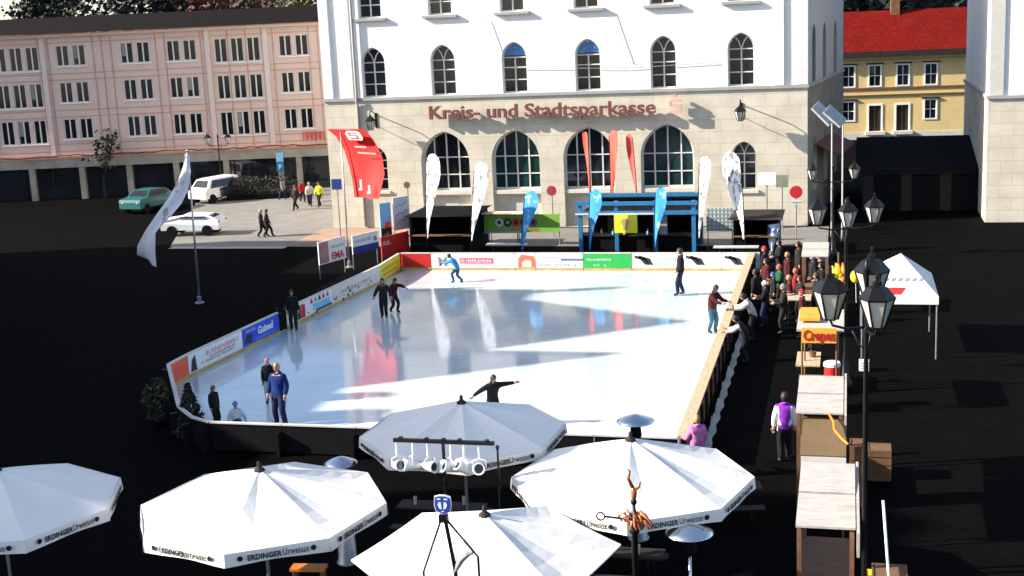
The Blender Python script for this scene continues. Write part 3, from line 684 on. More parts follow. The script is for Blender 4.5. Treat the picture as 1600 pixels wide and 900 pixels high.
def psp(b, L, h):
    for x in (.12, .3):
        b.poly([(x, .75), (x+.5, .6), (x+.65, .3), (x+.45, .33), (x+.25, .55), (x, .62)], TEXTK, 0, y=-.022)
    marks(b, .95, .50, L-.1, .17, mat('taupe_print', (.36,.30,.27), .5), RR, -.022); marks(b, 1.0, .26, L-.1, .15, mat('taupe_print', (.36,.30,.27), .5), RR, -.022)
board(fb[5], fe[5], WB, 'white board with black swooshes just right of the green board', psp)
board(fb[6], fe[6], WB, 'white board with black swooshes behind the man in black', psp)
board(fb[7], fe[7], WB, 'white board with black swooshes at the right end of the far rink side', psp)
# left side, near to far
def lpt(px):
    t = (px-290)/(626-290); p = at(px, 593+(427-593)*t, Z=.05); return (p.x, p.y)
seg = [296, 380, 437, 449, 520, 595, 627]; pt = [lpt(x) for x in seg]
def l1(b, L, h):
    b.poly([(.1,.2),(.5,.2),(.42,.75),(.2,.6)], TEXTK, 0, y=-.022); marks(b, 1.1, .54, L-.3, .15, TEXTR, RR, -.022); marks(b, 1.3, .42, L-.5, .08, TEXTR, RR, -.022); marks(b, .8, .3, L-.6, .1, TEXTG, RR, -.022)
board(pt[0], pt[1], WB, 'white board with red lettering near the left front corner of the rink', l1)
def l2(b, L, h):
    b.text('Guined', .38, TEXTW, (L*.62, -.022, .40), bold=.012); marks(b, .3, .64, L*.35, .09, TEXTW, RR, -.022); marks(b, .9, .22, L-.3, .09, LBLUE, RR, -.022); b.poly([(.1,.3),(.6,.22),(.7,.5),(.3,.6)], TEXTK, 0, y=-.021)
board(pt[1], pt[2], mat('royal_blue_board', (.015,.07,.55), .5, var=.1), 'royal blue board with white lettering on the left rink side', l2)
def l4(b, L, h):
    b.poly([(.5,.2),(.9,.2),(1.0,.7),(.7,.78)], mat('dark_green_print', (.02,.18,.06), .5), 0, y=-.022); b.poly([(1.1,.2),(1.5,.2),(1.5,.7),(1.2,.75)], TEXTR, 0, y=-.022); b.poly([(.9,.2),(1.1,.2),(1.15,.75),(1,.75)], TEXTK, 0, y=-.023)
    b.b2((L*.55, -.026, .3), (L-.2, -.02, .55), LBLUE); b.b2((L*.62, -.03, .2), (L-.1, -.02, .29), NAVY); rnd_blobs(b, RR, L, h, 7, TEXTK, -.024, (.03,.07))
    for i in range(5): b.poly([(L*.5+.35*i, .6), (L*.5+.35*i+.25, .6), (L*.5+.35*i+.2, .78), (L*.5+.35*i+.05, .78)], (TEXTR, LIME, TEXTK, TEXTR, RUST)[i], 0, y=-.022)
board(pt[3], pt[4], WB, 'white board with green, black and red figures on the left rink side', l4)
def l5(b, L, h):
    rnd_blobs(b, RR, L, h, 16, TEXTK, -.022, (.03,.09)); marks(b, .8, .42, L-1, .17, mat('taupe_print', (.36,.30,.27), .5), RR, -.023)
board(pt[4], pt[5], mat('off_white_board', (.62,.60,.54), .5, var=.06), 'off white board with black blotches on the left rink side', l5)
def l6(b, L, h): marks(b, .3, .5, L-.3, .14, mat('olive_print', (.25,.2,.02), .5), RR, -.022); marks(b, .4, .28, L-.5, .1, mat('olive_print', (.25,.2,.02), .5), RR, -.022)
board(pt[5], (fx[0]-.05, BY-.05), YEL, 'yellow board at the far end of the left rink side', l6)
# gate frame in the gap
t = thing('rink_gate', 'narrow dark gate between the blue and white boards of the left rink side', 'gate', (pt[2][0], pt[2][1], 0), frame_of(pt[2], pt[3])[1])
L = frame_of(pt[2], pt[3])[2]
b = MB(); b.b2((.03, .0, .1), (L-.03, .05, .75), BLACK); b.build('leaf', t)
b = MB(); b.tube([(.0,.03,0), (.0,.03,1.0)], .035, BLKMET); b.build('post', t)
b = MB(); b.tube([(L,.03,0), (L,.03,1.0)], .035, BLKMET); b.build('post', t)
# rounded front left corner
cs = [pt[0]] + CV
cl = ['orange red curved board at the left front corner of the rink', 'black board on the curve beside the orange red one', 'black board in the middle of the front left curve', 'black board where the front left curve meets the front side']
for i in range(4): board(cs[i+1], cs[i], (ORG if i == 0 else BLACK), cl[i], back=BLACK)
xs_ = [CV[3][0]+(RX-CV[3][0])*i/6 for i in range(7)]
fl = ['first', 'second', 'third', 'fourth', 'fifth', 'sixth']
for i in range(6): board((xs_[i+1], FY-.05), (xs_[i], FY-.05), WB, 'dark backed board of the front rink side, %s from the left' % fl[i], back=BLACK, grp='boards along the front rink side')  # backs coloured black to stand for the shade on their outer side
# wooden wall on the right
ys = [FY, 37.0, 42.0, 47.0, 52.0, BY]
wl = ['beside the woman in the pink jacket', 'along the empty stretch of the ice', 'where the orange gloves lie', 'where the skater in maroon leans', 'in front of the crowd at the far corner']
for i in range(5):
    y0, y1 = ys[i], ys[i+1]; xx = lambda y: RX+(y-FY)/(BY-FY)*.1
    t = thing('rink_wall', 'pale wooden rink wall with broad top plank ' + wl[i], 'wall', (RX, y0, 0), 0, 'wooden wall along the right of the ice')
    b = MB(); b.b2((.0, .01, .05), (.06, y1-y0-.01, .82), WB); b.build('inner_panel', t)
    b = MB(); b.b2((-.04, .0, .821), (.27, y1-y0-.015, .87), WOOD); b.build('top_plank', t)
    b = MB(); b.b2((.19, .01, .0), (.25, y1-y0-.01, .80), BWOOD)
    for k in range(4): b.b2((.252, .4+k*1.25, 0), (.33, .5+k*1.25, .8), DWOOD)
    b.build('outer_panel', t)
b = MB(); R = random.Random(5); NX, NY = 7, 90; vs_ = []
for j in range(NY+1):
    y = FY+1.6+j*.15; e = (.55+.3*math.sin(j*.55)+.25*math.sin(j*1.37+1))*min(1, j/6, (NY-j)/6); wdt = .17+.03*math.sin(j*.8)
    for i in range(NX+1):
        u = i/NX; vs_.append((RX+.46+u*wdt, y, max(.004, e*.22*(1-u)**.8*R.uniform(.75,1.1)) if i < NX else .002))
b.add(vs_, [(j*(NX+1)+i, j*(NX+1)+i+1, (j+1)*(NX+1)+i+1, (j+1)*(NX+1)+i) for j in range(NY) for i in range(NX)], SNOW)
o = b.build('scraped_snow', smooth=True); o['kind'] = 'stuff'

# ------------------------------------------------------------------ banners and posters left of the rink
def poster(pxs, dist_kw, lb, face, paint=None, name='poster', cat='sign', t_=.05, grp=None, post=True):
    """upright panel whose four photo corners are given (bl, br, tl, tr); built at true distance"""
    bl, br = at(*pxs[0], **dist_kw[0]), at(*pxs[1], **dist_kw[1])
    rz = math.atan2(br.y-bl.y, br.x-bl.x); L = math.hypot(br.x-bl.x, br.y-bl.y)
    tl = at(*pxs[2], Y=bl.y); h = tl.z-bl.z
    z0 = (bl.z+br.z)/2
    t = thing(name, lb, cat, (bl.x, bl.y, 0), rz, grp)
    b = MB(); b.b2((0, 0, z0), (L, t_, z0+h), face); b.build('panel', t)
    if post:
        for x in (.06, L-.06): b = MB(); b.tube([(x, t_+.03, 0), (x, t_+.03, z0+h)], .025, GALV, 6); b.build('post', t)
    if paint: b = MB(); paint(b, L, z0, h); b.build('print', t)
    return t
def pa(b, L, z, h):
    b.b2((.02, -.01, z+.05), (L*.35, -.002, z+h-.05), mat('rosy_print', (.42,.20,.17), .6, var=.5, scale=5)); b.text('EMA', h*.42, TEXTR, (L*.68, -.006, z+h*.12), bold=.012); marks(b, L*.45, z+h*.6, L-.1, h*.12, TEXTG, RR, -.006)
poster([(500, 420), (541, 398), (494, 384)], [dict(Y=55), dict(Y=56.8)], 'white and rosy banner with red lettering outside the left boards', WFAB, pa, 'banner')
def pb(b, L, z, h):
    b.b2((.0, -.01, z), (L, -.002, z+h*.38), NAVY); marks(b, .15, z+h*.6, L*.7, h*.16, BLUEP, RR, -.006); b.text('e', h*.5, BLUEP, (L*.87, -.006, z+h*.5), bold=.01)
poster([(552, 400), (592, 386), (549, 371)], [dict(Y=57.4), dict(Y=59)], 'white banner with a navy lower half beside the red flag pole', WFAB, pb, 'banner')
def pc(b, L, z, h):
    b.b2((.03, -.012, z), (L-.03, -.002, z+h*.28), TEXTK); rnd_blobs(b, random.Random(2), L, h*.1, 1, RED, -.013); b.poly([(.2, z+h*.25), (L*.9, z+h*.3), (L*.8, z+h*.45), (.3, z+h*.42)], RED, 0, y=-.014); b.poly([(L*.5, z+h*.3), (L*.95, z+h*.33), (L*.85, z+h*.44)], ORANGE, 0, y=-.016)
    b.poly([(.1, z+.1), (L*.8, z+.05), (L*.7, z+h*.18)], GREEN, 0, y=-.014)
poster([(596, 374), (613, 368), (590, 320)], [dict(Y=61.5), dict(Y=62)], 'tall light blue poster with a red and orange picture near the flag', LBLUE, pc)
def pd_(b, L, z, h):
    for k in range(3): b.tube([(L*.12, -.012, z+h*(.2+.24*k)), (L*.4, -.012, z+h*(.3+.24*k)), (L*.6, -.012, z+h*(.26+.24*k)), (L*.88, -.012, z+h*(.36+.24*k))], .02, TEXTG, 5)
poster([(617, 363), (640, 354), (611, 312)], [dict(Y=62), dict(Y=62.8)], 'pale white poster with grey wavy lines right of the light blue one', mat('pale_poster', (.55,.60,.66), .6, var=.08), pd_)
poster([(598, 409), (640, 388), (596, 376)], [dict(Y=59.3), dict(Y=61.2)], 'slanting red panel behind the yellow board', REDP, lambda b, L, z, h: marks(b, .1, z+h*.6, .7, h*.2, TEXTW, RR, -.006), 'red_hoarding', 'hoarding')
def sign_post(px, py, Y, lb, shape, m, sz, text=None, tm=TEXTW, name='road_sign', plate=False, gr=None):
    p = at(px, py, Y=Y); t = thing(name, lb, 'sign', (p.x, Y, 0), 0, gr)
    b = MB(); b.tube([(0, .04, 0), (0, .04, p.z+sz*.4)], .035, GALV, 8); b.build('post', t)
    b = MB()
    if shape == 'round': b.lathe([(sz/2, -.015), (sz/2, .015)], m, 20, M=Matrix.Translation((0, -.02, p.z)) @ Matrix.Rotation(PI/2, 4, 'X'))
    else: b.b2((-sz/2*shape, -.03, p.z-sz/2), (sz/2*shape, .0, p.z+sz/2), m)
    if text: b.text(text, sz*.7, tm, (0, -.04, p.z-sz*.25))
    b.build('sign_face', t)
    if plate: b = MB(); b.b2((-sz*.4, -.03, p.z-sz*1.0), (sz*.4, .0, p.z-sz*.62), FRAMEW); marks(b, -sz*.35, p.z-sz*.88, sz*.35, sz*.12, TEXTK, RR, -.032); b.build('plate', t)
    return t
sign_post(526, 288, 64.2, 'blue square road sign on a post at the bank corner', 1, NAVY, .55)
sign_post(636, 289, 66.5, 'small dark round sign seen from behind near the bank wall', 'round', BWOOD, .36)
sign_post(862, 298, 66.2, 'round maroon sign above the lime banner', 'round', mat('maroon_sign', (.35,.02,.06), .5), .52)
sign_post(1244, 300, 65.5, 'round red sign with a white plate at the right of the bank', 'round', mat('traffic_red', (.5,.012,.02), .5), .62, plate=True)
sign_post(1198, 279, 66.6, 'white rectangular notice on a post by the small arched window', 1.45, WPAINT, .62, name='notice_board')
sign_post(1222, 283, 67.6, 'olive grey square board beside the white notice', 1, mat('olive_grey_board', (.22,.22,.17), .7, var=.2), .62, name='notice_board')

# ------------------------------------------------------------------ flags
def feather_flag(base, topz, width, lean, m, lb, grp, seed=0, printm=None, rz=0):
    """blade shaped flag on a bent pole; local x is the flag plane, lean = sideways offset of the top"""
    t = thing('feather_flag', lb, 'flag', base, rz, grp); R = random.Random(seed)
    H_ = topz-base[2]
    b = MB(); b.lathe([(.28, 0), (.28, .04), (.05, .06)], BLKMET, 12, (0,0,-base[2])); b.build('foot', t)
    N = 14; lx = lambda u: lean*u**1.3
    pole = [(lx(i/N) - .0, 0, H_*i/N*1.0) for i in range(N+1)]
    b = MB(); b.tube([(0,0,-base[2])]+pole, [.03]*4+[.022]*(N-2), BLKMET, 6); b.build('pole', t, smooth=True)
    vs, fs = [], []; K = 5; s = 1 if lean >= 0 else -1
    for i in range(N+7):
        u = min(1, i/N) if i <= N else 1
        z = H_*(.02+.98*u)
        if i <= N: wd = width*(.10+.90*min(1, (u/.84))**1.3)*1.06
        if i > N:
            a = (i-N)/6*PI/2; z = H_+width*.55*math.sin(a)
        for k in range(K+1):
            v = k/K; wv = wd*(math.cos((i-N)/6*PI/2)*.98+.02 if i > N else 1)
            off = (wd-wv)/2 if i > N else 0
            rip = .05*math.sin(6*u+3*v+seed)*v
            x = lx(u)+s*(.03+off+wv*v)
            vs.append((x, rip-.006, z)); 
    n1 = len(vs); vs += [(x, y+.012, z) for x, y, z in vs]
    for i in range(N+6):
        for k in range(K):
            a = i*(K+1)+k; q = (a, a+1, a+K+2, a+K+1); fs.append(q); fs.append(tuple(j+n1 for j in q[::-1]))
    b = MB(); b.add(vs, fs, m); c = b.build('cloth', t, smooth=True)
    return t
def ff(bx, by, tx, ty, Y0, wd, m, lb, grp, seed):
    p = at(bx, by, Y=Y0); q = at(tx, ty, Y=Y0)
    feather_flag((p.x, Y0, p.z), q.z-wd*.55, wd*1.1, q.x-p.x-math.copysign(wd*.5, q.x-p.x), m, lb, grp, seed, rz=-.45)
g1 = 'white feather flags along the far rink side'
ff(667, 374, 679, 240, 60.7, .76, WFLAG, 'white feather flag in front of the first big arch from the left', g1, 1)
ff(736, 378, 756, 252, 60.7, .78, WFLAG, 'white feather flag left of the lime banner', g1, 2)
ff(1091, 374, 1102, 244, 60.2, .50, WFLAG, 'slim white feather flag at the right of the blue kiosk', g1, 3)
ff(1164, 376, 1142, 240, 60.2, .78, WFLAG, 'white feather flag leaning left before the small arched window', g1, 4)
g2 = 'blue feather flags behind the far boards'
BFLAG = mat('printed_blue_fabric', (.02,.24,.60), .7, scale=2.2, c2=(.30,.55,.70), thr=.56)
ff(814, 392, 832, 298, 59.8, .66, BFLAG, 'blue feather flag in front of the lime banner', g2, 5)
ff(920, 392, 931, 296, 60.3, .55, BFLAG, 'blue feather flag at the left end of the blue kiosk', g2, 6)
ff(1022, 388, 1033, 293, 60.3, .50, BFLAG, 'blue feather flag before the middle of the blue kiosk', g2, 7)
g3 = 'salmon feather flags by the bank wall'
SALM = mat('salmon_fabric', (.80,.085,.05), .7, var=.2)
ff(924, 318, 914, 206, 66.5, .24, SALM, 'narrow salmon flag at the left of the third big arch', g3, 8)
ff(955, 318, 945, 204, 66.5, .44, SALM, 'wide salmon flag at the right of the third big arch', g3, 9)
ff(996, 322, 982, 210, 66.3, .32, SALM, 'salmon red flag between the third and fourth big arches', g3, 10)
# hanging flags on tall poles
def pole_flag(foot, top, pts, m, lb, plb, printer=None, r=.05, seed=0, name='flag'):
    """pts: list of (left, right) world point pairs down the cloth"""
    t = thing('flag_pole', plb, 'pole', foot, 0)
    f = Vector(foot); q = Vector(top)-f
    b = MB(); b.tube([(0,0,0), q*.5, q], [r, r*.8, r*.55], GALV, 8); b.build('mast', t, smooth=True)
    b = MB(); b.ell(tuple(q+Vector((0,0,.06))), (.07,.07,.07), GALV); b.build('finial', t)
    b = MB(); b.lathe([(.2, 0), (.2, .05), (.09, .08), (.09, .3), (r, .32)], GALV, 10); b.build('socket', t)
    K = 8; vs, fs = [], []; R = random.Random(seed)
    c0 = pts[0][0]
    for i, (a, c) in enumerate(pts):
        a, c = Vector(a), Vector(c); d = (c-a); nrm = Vector((-d.y, d.x, 0)); nrm = nrm.normalized() if nrm.length > .01 else Vector((0,1,0))
        for k in range(K+1):
            v = k/K; vs.append(a+d*v+nrm*(.06*math.sin(v*7+i*.9+seed)))
    o = MB(); n1 = len(vs); vs2 = vs+[v+Vector((0,.014,0)) for v in vs]
    for i in range(len(pts)-1):
        for k in range(K):
            x = i*(K+1)+k; qd = (x, x+1, x+K+2, x+K+1); fs.append(qd[::-1]); fs.append(tuple(j+n1 for j in qd))
    fl_ = thing(name, lb, 'flag', c0, 0)
    o.add(vs2, fs, m); o.build('cloth', fl_, world=True, smooth=True)
    return fl_, vs
# white fish-shaped flag, left
Yf = 45
ft = at(312, 474, Z=0); tp = at(293, 238, Y=ft.y)
L_ = [(289,240),(285,258),(276,284),(262,310),(246,334),(229,360),(216,384),(214,398),(236,408)]; R_ = [(295,242),(296,270),(293,296),(284,318),(270,336),(254,352),(243,364),(241,392),(242,418)]
prs = [(at(*a, Y=ft.y+.02+.06*i), at(*c, Y=ft.y-.05-.05*i)) for i, (a, c) in enumerate(zip(L_, R_))]
pole_flag(ft, tp, prs, mat('mottled_white_fabric', (.80,.79,.82), .8, scale=1.3, c2=(.40,.38,.46), thr=.58), 'mottled white flag blowing left from a tall grey pole', 'tall thin grey pole carrying the mottled white flag', r=.055, name='white_flag')
# red flag
ft = at(546, 418, Z=0); tp = at(532, 206, Y=ft.y)
L_ = [(510,202),(524,214),(538,236),(547,262),(553,286),(555,308)]; R_ = [(566,202),(578,212),(590,228),(599,246),(602,272),(592,311)]
prs = [(at(*a, Y=ft.y+.30), at(*c, Y=ft.y-.75)) for a, c in zip(L_, R_)]
fl_, vs = pole_flag(ft, tp, prs, RED, 'large red flag with a white emblem beside the bank corner', 'slim grey pole of the red flag', r=.05, seed=1, name='red_flag')
b = MB()   # emblem: white rounded patch with a red S of bars and dot, and two lines of small lettering
O = at(553, 213, Y=ft.y-.62); xd = Vector((1,-.55,0)); zd = Vector((-.28,0,.62))
def q2(u, v): return O+xd*u+zd*v
def quad(pts, m, dy): b.add([q2(*p)+Vector((0,-dy,0)) for p in pts], [tuple(range(len(pts)))], m)
quad([(-.42,-.28),(.40,-.28),(.50,-.1),(.46,.3),(.3,.4),(-.3,.4),(-.46,.2)], TEXTW, .0)
for (u0,v0,u1,v1) in ((-.28,-.2,.26,-.1),(.14,-.1,.26,.02),(-.28,.02,.26,.1),(-.28,.1,-.16,.2),(-.28,.2,.26,.28)): quad([(u0,v0),(u1,v0),(u1,v1),(u0,v1)], RED, .012)
for zz, n in ((-.85, 7), (-1.3, 11)):
    for k in range(n): quad([(.1+.1*k-.35, zz), (.17+.1*k-.35, zz), (.17+.1*k-.35, zz+.13), (.1+.1*k-.35, zz+.13)], mat('pale_red_print', (.8,.45,.42), .6), .03)
b.build('print', fl_, world=True)
b = MB()
for (px, py, hgt) in ((564, 289, .5), (577, 296, .4)):
    p = at(px, py, Y=ft.y-.75); b.b2((p.x-.05, p.y-.01, p.z-hgt/2), (p.x+.05, p.y, p.z+hgt/2), TEXTW); b.b2((p.x-.12, p.y-.014, p.z-hgt/2), (p.x-.051, p.y, p.z-hgt/2+.1), TEXTW)
b.build('print', fl_, world=True)
# small blue and white flag by the far right corner
ft = at(1205, 402, Z=0); tp = at(1219, 345, Y=ft.y)
prs = [(at(*a, Y=ft.y-.05), at(*c, Y=ft.y+.05)) for a, c in zip([(1200,352),(1199,366),(1201,380),(1205,396)], [(1219,348),(1219,362),(1217,378),(1208,400)])]
fl_, vs = pole_flag(ft, tp, prs, mat('blue_white_fabric', (.55,.62,.72), .8, scale=1.5, c2=(.02,.05,.25), thr=.52), 'small drooping blue and white flag at the far right corner of the rink', 'short thin pole of the blue and white flag', r=.03, name='drooping_flag')

# ------------------------------------------------------------------ booths between the rink and the bank
# lime banner on trestles
p0 = at(743, 363, Y=63.6); p1 = at(875, 361, Y=63.6); zt = at(800, 335, Y=63.6).z
t = thing('lime_banner', 'lime green banner with a row of dark round emblems before the second big arch', 'banner', (p0.x, 63.6, 0))
L = p1.x-p0.x; z0 = p0.z
b = MB(); b.b2((0, 0, z0), (L, .03, zt), LIME); b.build('cloth', t)
for x in (.05, L/2, L-.05): b = MB(); b.tube([(x, .06, 0), (x, .06, zt+.05)], .03, GALV, 6); b.build('post', t)
b = MB(); hh_ = zt-z0
b.b2((L*.25, -.006, z0+hh_*.25), (L*.68, -.002, z0+hh_*.82), mat('dull_green_print', (.16,.28,.08), .6))
for k, mm in enumerate((FRAMEW, TEXTK, TEXTR, TEXTK, mat('purple_print', (.2,.06,.2), .6))):
    cx = L*(.29+.10*k); b.lathe([(hh_*.24, -.003), (hh_*.24, .003)], mm, 14, M=Matrix.Translation((cx, -.012, z0+hh_*.55)) @ Matrix.Rotation(PI/2, 4, 'X')); b.lathe([(hh_*.11, -.003), (hh_*.11, .003)], LIME if k % 2 else TEXTK, 10, M=Matrix.Translation((cx, -.02, z0+hh_*.55)) @ Matrix.Rotation(PI/2, 4, 'X'))
marks(b, L*.28, z0+hh_*.05, L*.75, hh_*.17, TEXTR, RR, -.008)
b.build('print', t)
b = MB(); b.b2((L*.05, -.4, zt+.06), (L*.75, .25, zt+.12), FRAMEW); b.b2((L*.2, -.404, zt+.064), (L*.45, -.401, zt+.116), ORANGE); b.build('shelf', t)
# black shrouded hut
def hut(px0, px1, pytop, pybase, Y, depth, lb, name, roof=BLACK, wall=DIRT, hole=True):
    a = at(px0, pybase, Y=Y); c = at(px1, pybase, Y=Y); zt = at((px0+px1)/2, pytop, Y=Y).z; L = c.x-a.x
    t = thing(name, lb, 'hut', (a.x, Y, 0))
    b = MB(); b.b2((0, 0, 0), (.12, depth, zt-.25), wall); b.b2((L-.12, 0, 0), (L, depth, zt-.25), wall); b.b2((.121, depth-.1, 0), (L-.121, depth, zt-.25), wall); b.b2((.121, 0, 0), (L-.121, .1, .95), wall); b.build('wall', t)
    b = MB(); b.add([(-.2,-.3,zt-.24),(L+.2,-.3,zt-.24),(L+.2,depth+.2,zt-.24),(-.2,depth+.2,zt-.24),(L*.2,depth*.5,zt),(L*.8,depth*.5,zt)], [(0,1,5,4),(1,2,5),(2,3,4,5),(3,0,4),(3,2,1,0)], roof); b.build('roof', t)
    b = MB(); b.b2((.0, -.25, .951), (L, .12, 1.0), BWOOD); b.build('counter', t)
    return t, L, zt
hut(642, 738, 330, 395, 61.2, 3.2, 'black shrouded hut behind the far boards left of the lime banner', 'black_hut')
hut(1146, 1216, 334, 392, 60.6, 2.6, 'dark hut with a brown top behind the right end of the far boards', 'dark_hut', roof=DWOOD)
# blue framed kiosk
a = at(905, 396, Y=61); c = at(1088, 396, Y=61); zt = at(1000, 314, Y=61).z; zm = at(1000, 333, Y=61).z; L = c.x-a.x
t = thing('blue_kiosk', 'open kiosk with blue beams and posts and a dark inside behind the green board', 'kiosk', (a.x, 61, 0))
for x in (.1, L*.33, L*.66, L-.1): b = MB(); b.b2((x-.09, -.04, 0), (x+.09, .14, zt), BLUEP); b.build('post', t)
for x in (.1, L-.1): b = MB(); b.b2((x-.09, 2.9, 0), (x+.09, 3.05, zt), BLUEP); b.build('post', t)
for z, y in ((zt-.1, -.12), (zt-.55, -.1), (zt-.12, 2.85)): b = MB(); b.b2((-.1, y, z-.09), (L+.1, y+.075, z+.09), BLUEP); b.build('beam', t)
b = MB(); b.b2((-.1, -.15, zm-.05), (L*.72, -.045, zm+.02), FRAMEW); b.build('light_strip', t)
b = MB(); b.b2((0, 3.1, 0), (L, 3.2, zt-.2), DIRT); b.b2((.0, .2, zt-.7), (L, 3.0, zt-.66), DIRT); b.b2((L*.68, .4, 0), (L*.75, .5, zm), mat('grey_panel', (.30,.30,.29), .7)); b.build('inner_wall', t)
b = MB(); b.b2((.1, .2, 0), (L-.2, .9, .9), DIRT); b.b2((.0, .1, .901), (L-.1, 1.0, .95), DWOOD); b.build('counter', t)
for i in range(6):
    b = MB(); R = random.Random(i); x = .5+i*.55; b.lathe([(.05, 0), (.06, .12), (.025, .2), (.025, .28)], (FRAMEW, GALV, LBLUE)[i % 3], 8); o = b.build('bottle', None); o.location = (a.x+x, 61.35, .95)
    tag(o, 'small pale bottle on the counter of the blue kiosk', 'bottle', 'bottles on the kiosk counter')
def py_(b, L, z, h): b.lathe([(h*.22, -.003), (h*.22, .003)], mat('tan_print', (.5,.33,.12), .6), 12, M=Matrix.Translation((L*.48, -.01, z+h*.6)) @ Matrix.Rotation(PI/2, 4, 'X')); b.b2((L*.38, -.012, z+h*.2), (L*.58, -.004, z+h*.45), mat('tan_print', (.5,.33,.12), .6))
poster([(960, 364), (996, 364), (959, 336)], [dict(Y=60.75), dict(Y=60.75)], 'bright yellow poster hanging under the blue kiosk beam', YELB, py_, post=False)
def pp(b, L, z, h):
    for k in range(7): b.b2((L*(k+.3)/7, -.012, z), (L*(k+.55)/7, -.002, z+h), mat('plaid_grey', (.25,.30,.29), .7))
    for k in range(6): b.b2((0, -.016, z+h*(k+.3)/6), (L, -.0125, z+h*(k+.55)/6), mat('plaid_grey', (.25,.30,.29), .7))
poster([(1104, 361), (1146, 361), (1103, 325)], [dict(Y=62), dict(Y=62)], 'pale checked cloth hung right of the slim white feather flag', mat('plaid_pale', (.48,.52,.50), .8), pp, 'checked_cloth', 'cloth')
def table(x, y, lb, L=2.2, Wd=.5, m=mat('pale_tabletop', (.45,.45,.43), .6), z=.76, rz=0, grp='folding tables', name='folding_table'):
    t = thing(name, lb, 'table', (x, y, 0), rz, grp)
    b = MB(); b.b2((-L/2, -Wd/2, z-.04), (L/2, Wd/2, z), m); b.build('tabletop', t)
    for s in (-1, 1):
        b = MB(); b.tube([(s*L*.36, -Wd*.4, 0), (s*L*.36, -Wd*.4, z-.06), (s*L*.36, Wd*.4, z-.06), (s*L*.36, Wd*.4, 0)], .02, BLKMET, 6); b.build('leg', t)
    return t
p = at(788, 362, Z=.76); table(p.x, p.y, 'pale folding table right below the lime banner', 2.0)
p = at(792, 381, Z=.76); table(p.x, p.y, 'pale folding table behind the white board with the stripe', 2.0)
p = at(1150, 385, Z=.76); table(p.x, p.y, 'folding table behind the right end of the far boards', 2.0)
# ------------------------------------------------------------------ people
def cloth(name, c): return mat('cloth_'+name, c, .9, var=.35, scale=9, bump=.7, bscale=11, spec=.2)
C_ = dict(black=(.010,.010,.011), navy=(.012,.018,.055), blue=(.007,.022,.12), sky=(.05,.28,.60), maroon=(.055,.010,.012), red=(.30,.015,.015), grey=(.16,.16,.16), pale=(.42,.40,.36), white=(.70,.69,.67), purple=(.22,.03,.42), pink=(.50,.16,.38), jeans=(.03,.09,.14), brown=(.07,.035,.02), green=(.015,.07,.035), hivis=(.45,.48,.03), orange=(.75,.13,.03), dark=(.02,.018,.018), khaki=(.13,.10,.06), charcoal=(.016,.016,.018))
def CL(k): return cloth(k, C_[k])
HAIRM = {k: mat('hair_'+k, c, .6, var=.3, scale=20) for k, c in dict(black=(.010,.008,.007), brown=(.028,.014,.008), blond=(.38,.22,.09), red=(.25,.08,.03), grey=(.3,.3,.3)).items()}
EYE = mat('eye', (.01,.01,.01), .3); LIPS = mat('lips', (.30,.11,.10), .6); SHOE = mat('dark_shoe', (.012,.011,.011), .5)
BLADE = mat('steel_blade', (.5,.52,.55), .25, metal=.9)
def rotx(v, a): return Vector((v.x, v.y*math.cos(a)-v.z*math.sin(a), v.y*math.sin(a)+v.z*math.cos(a)))
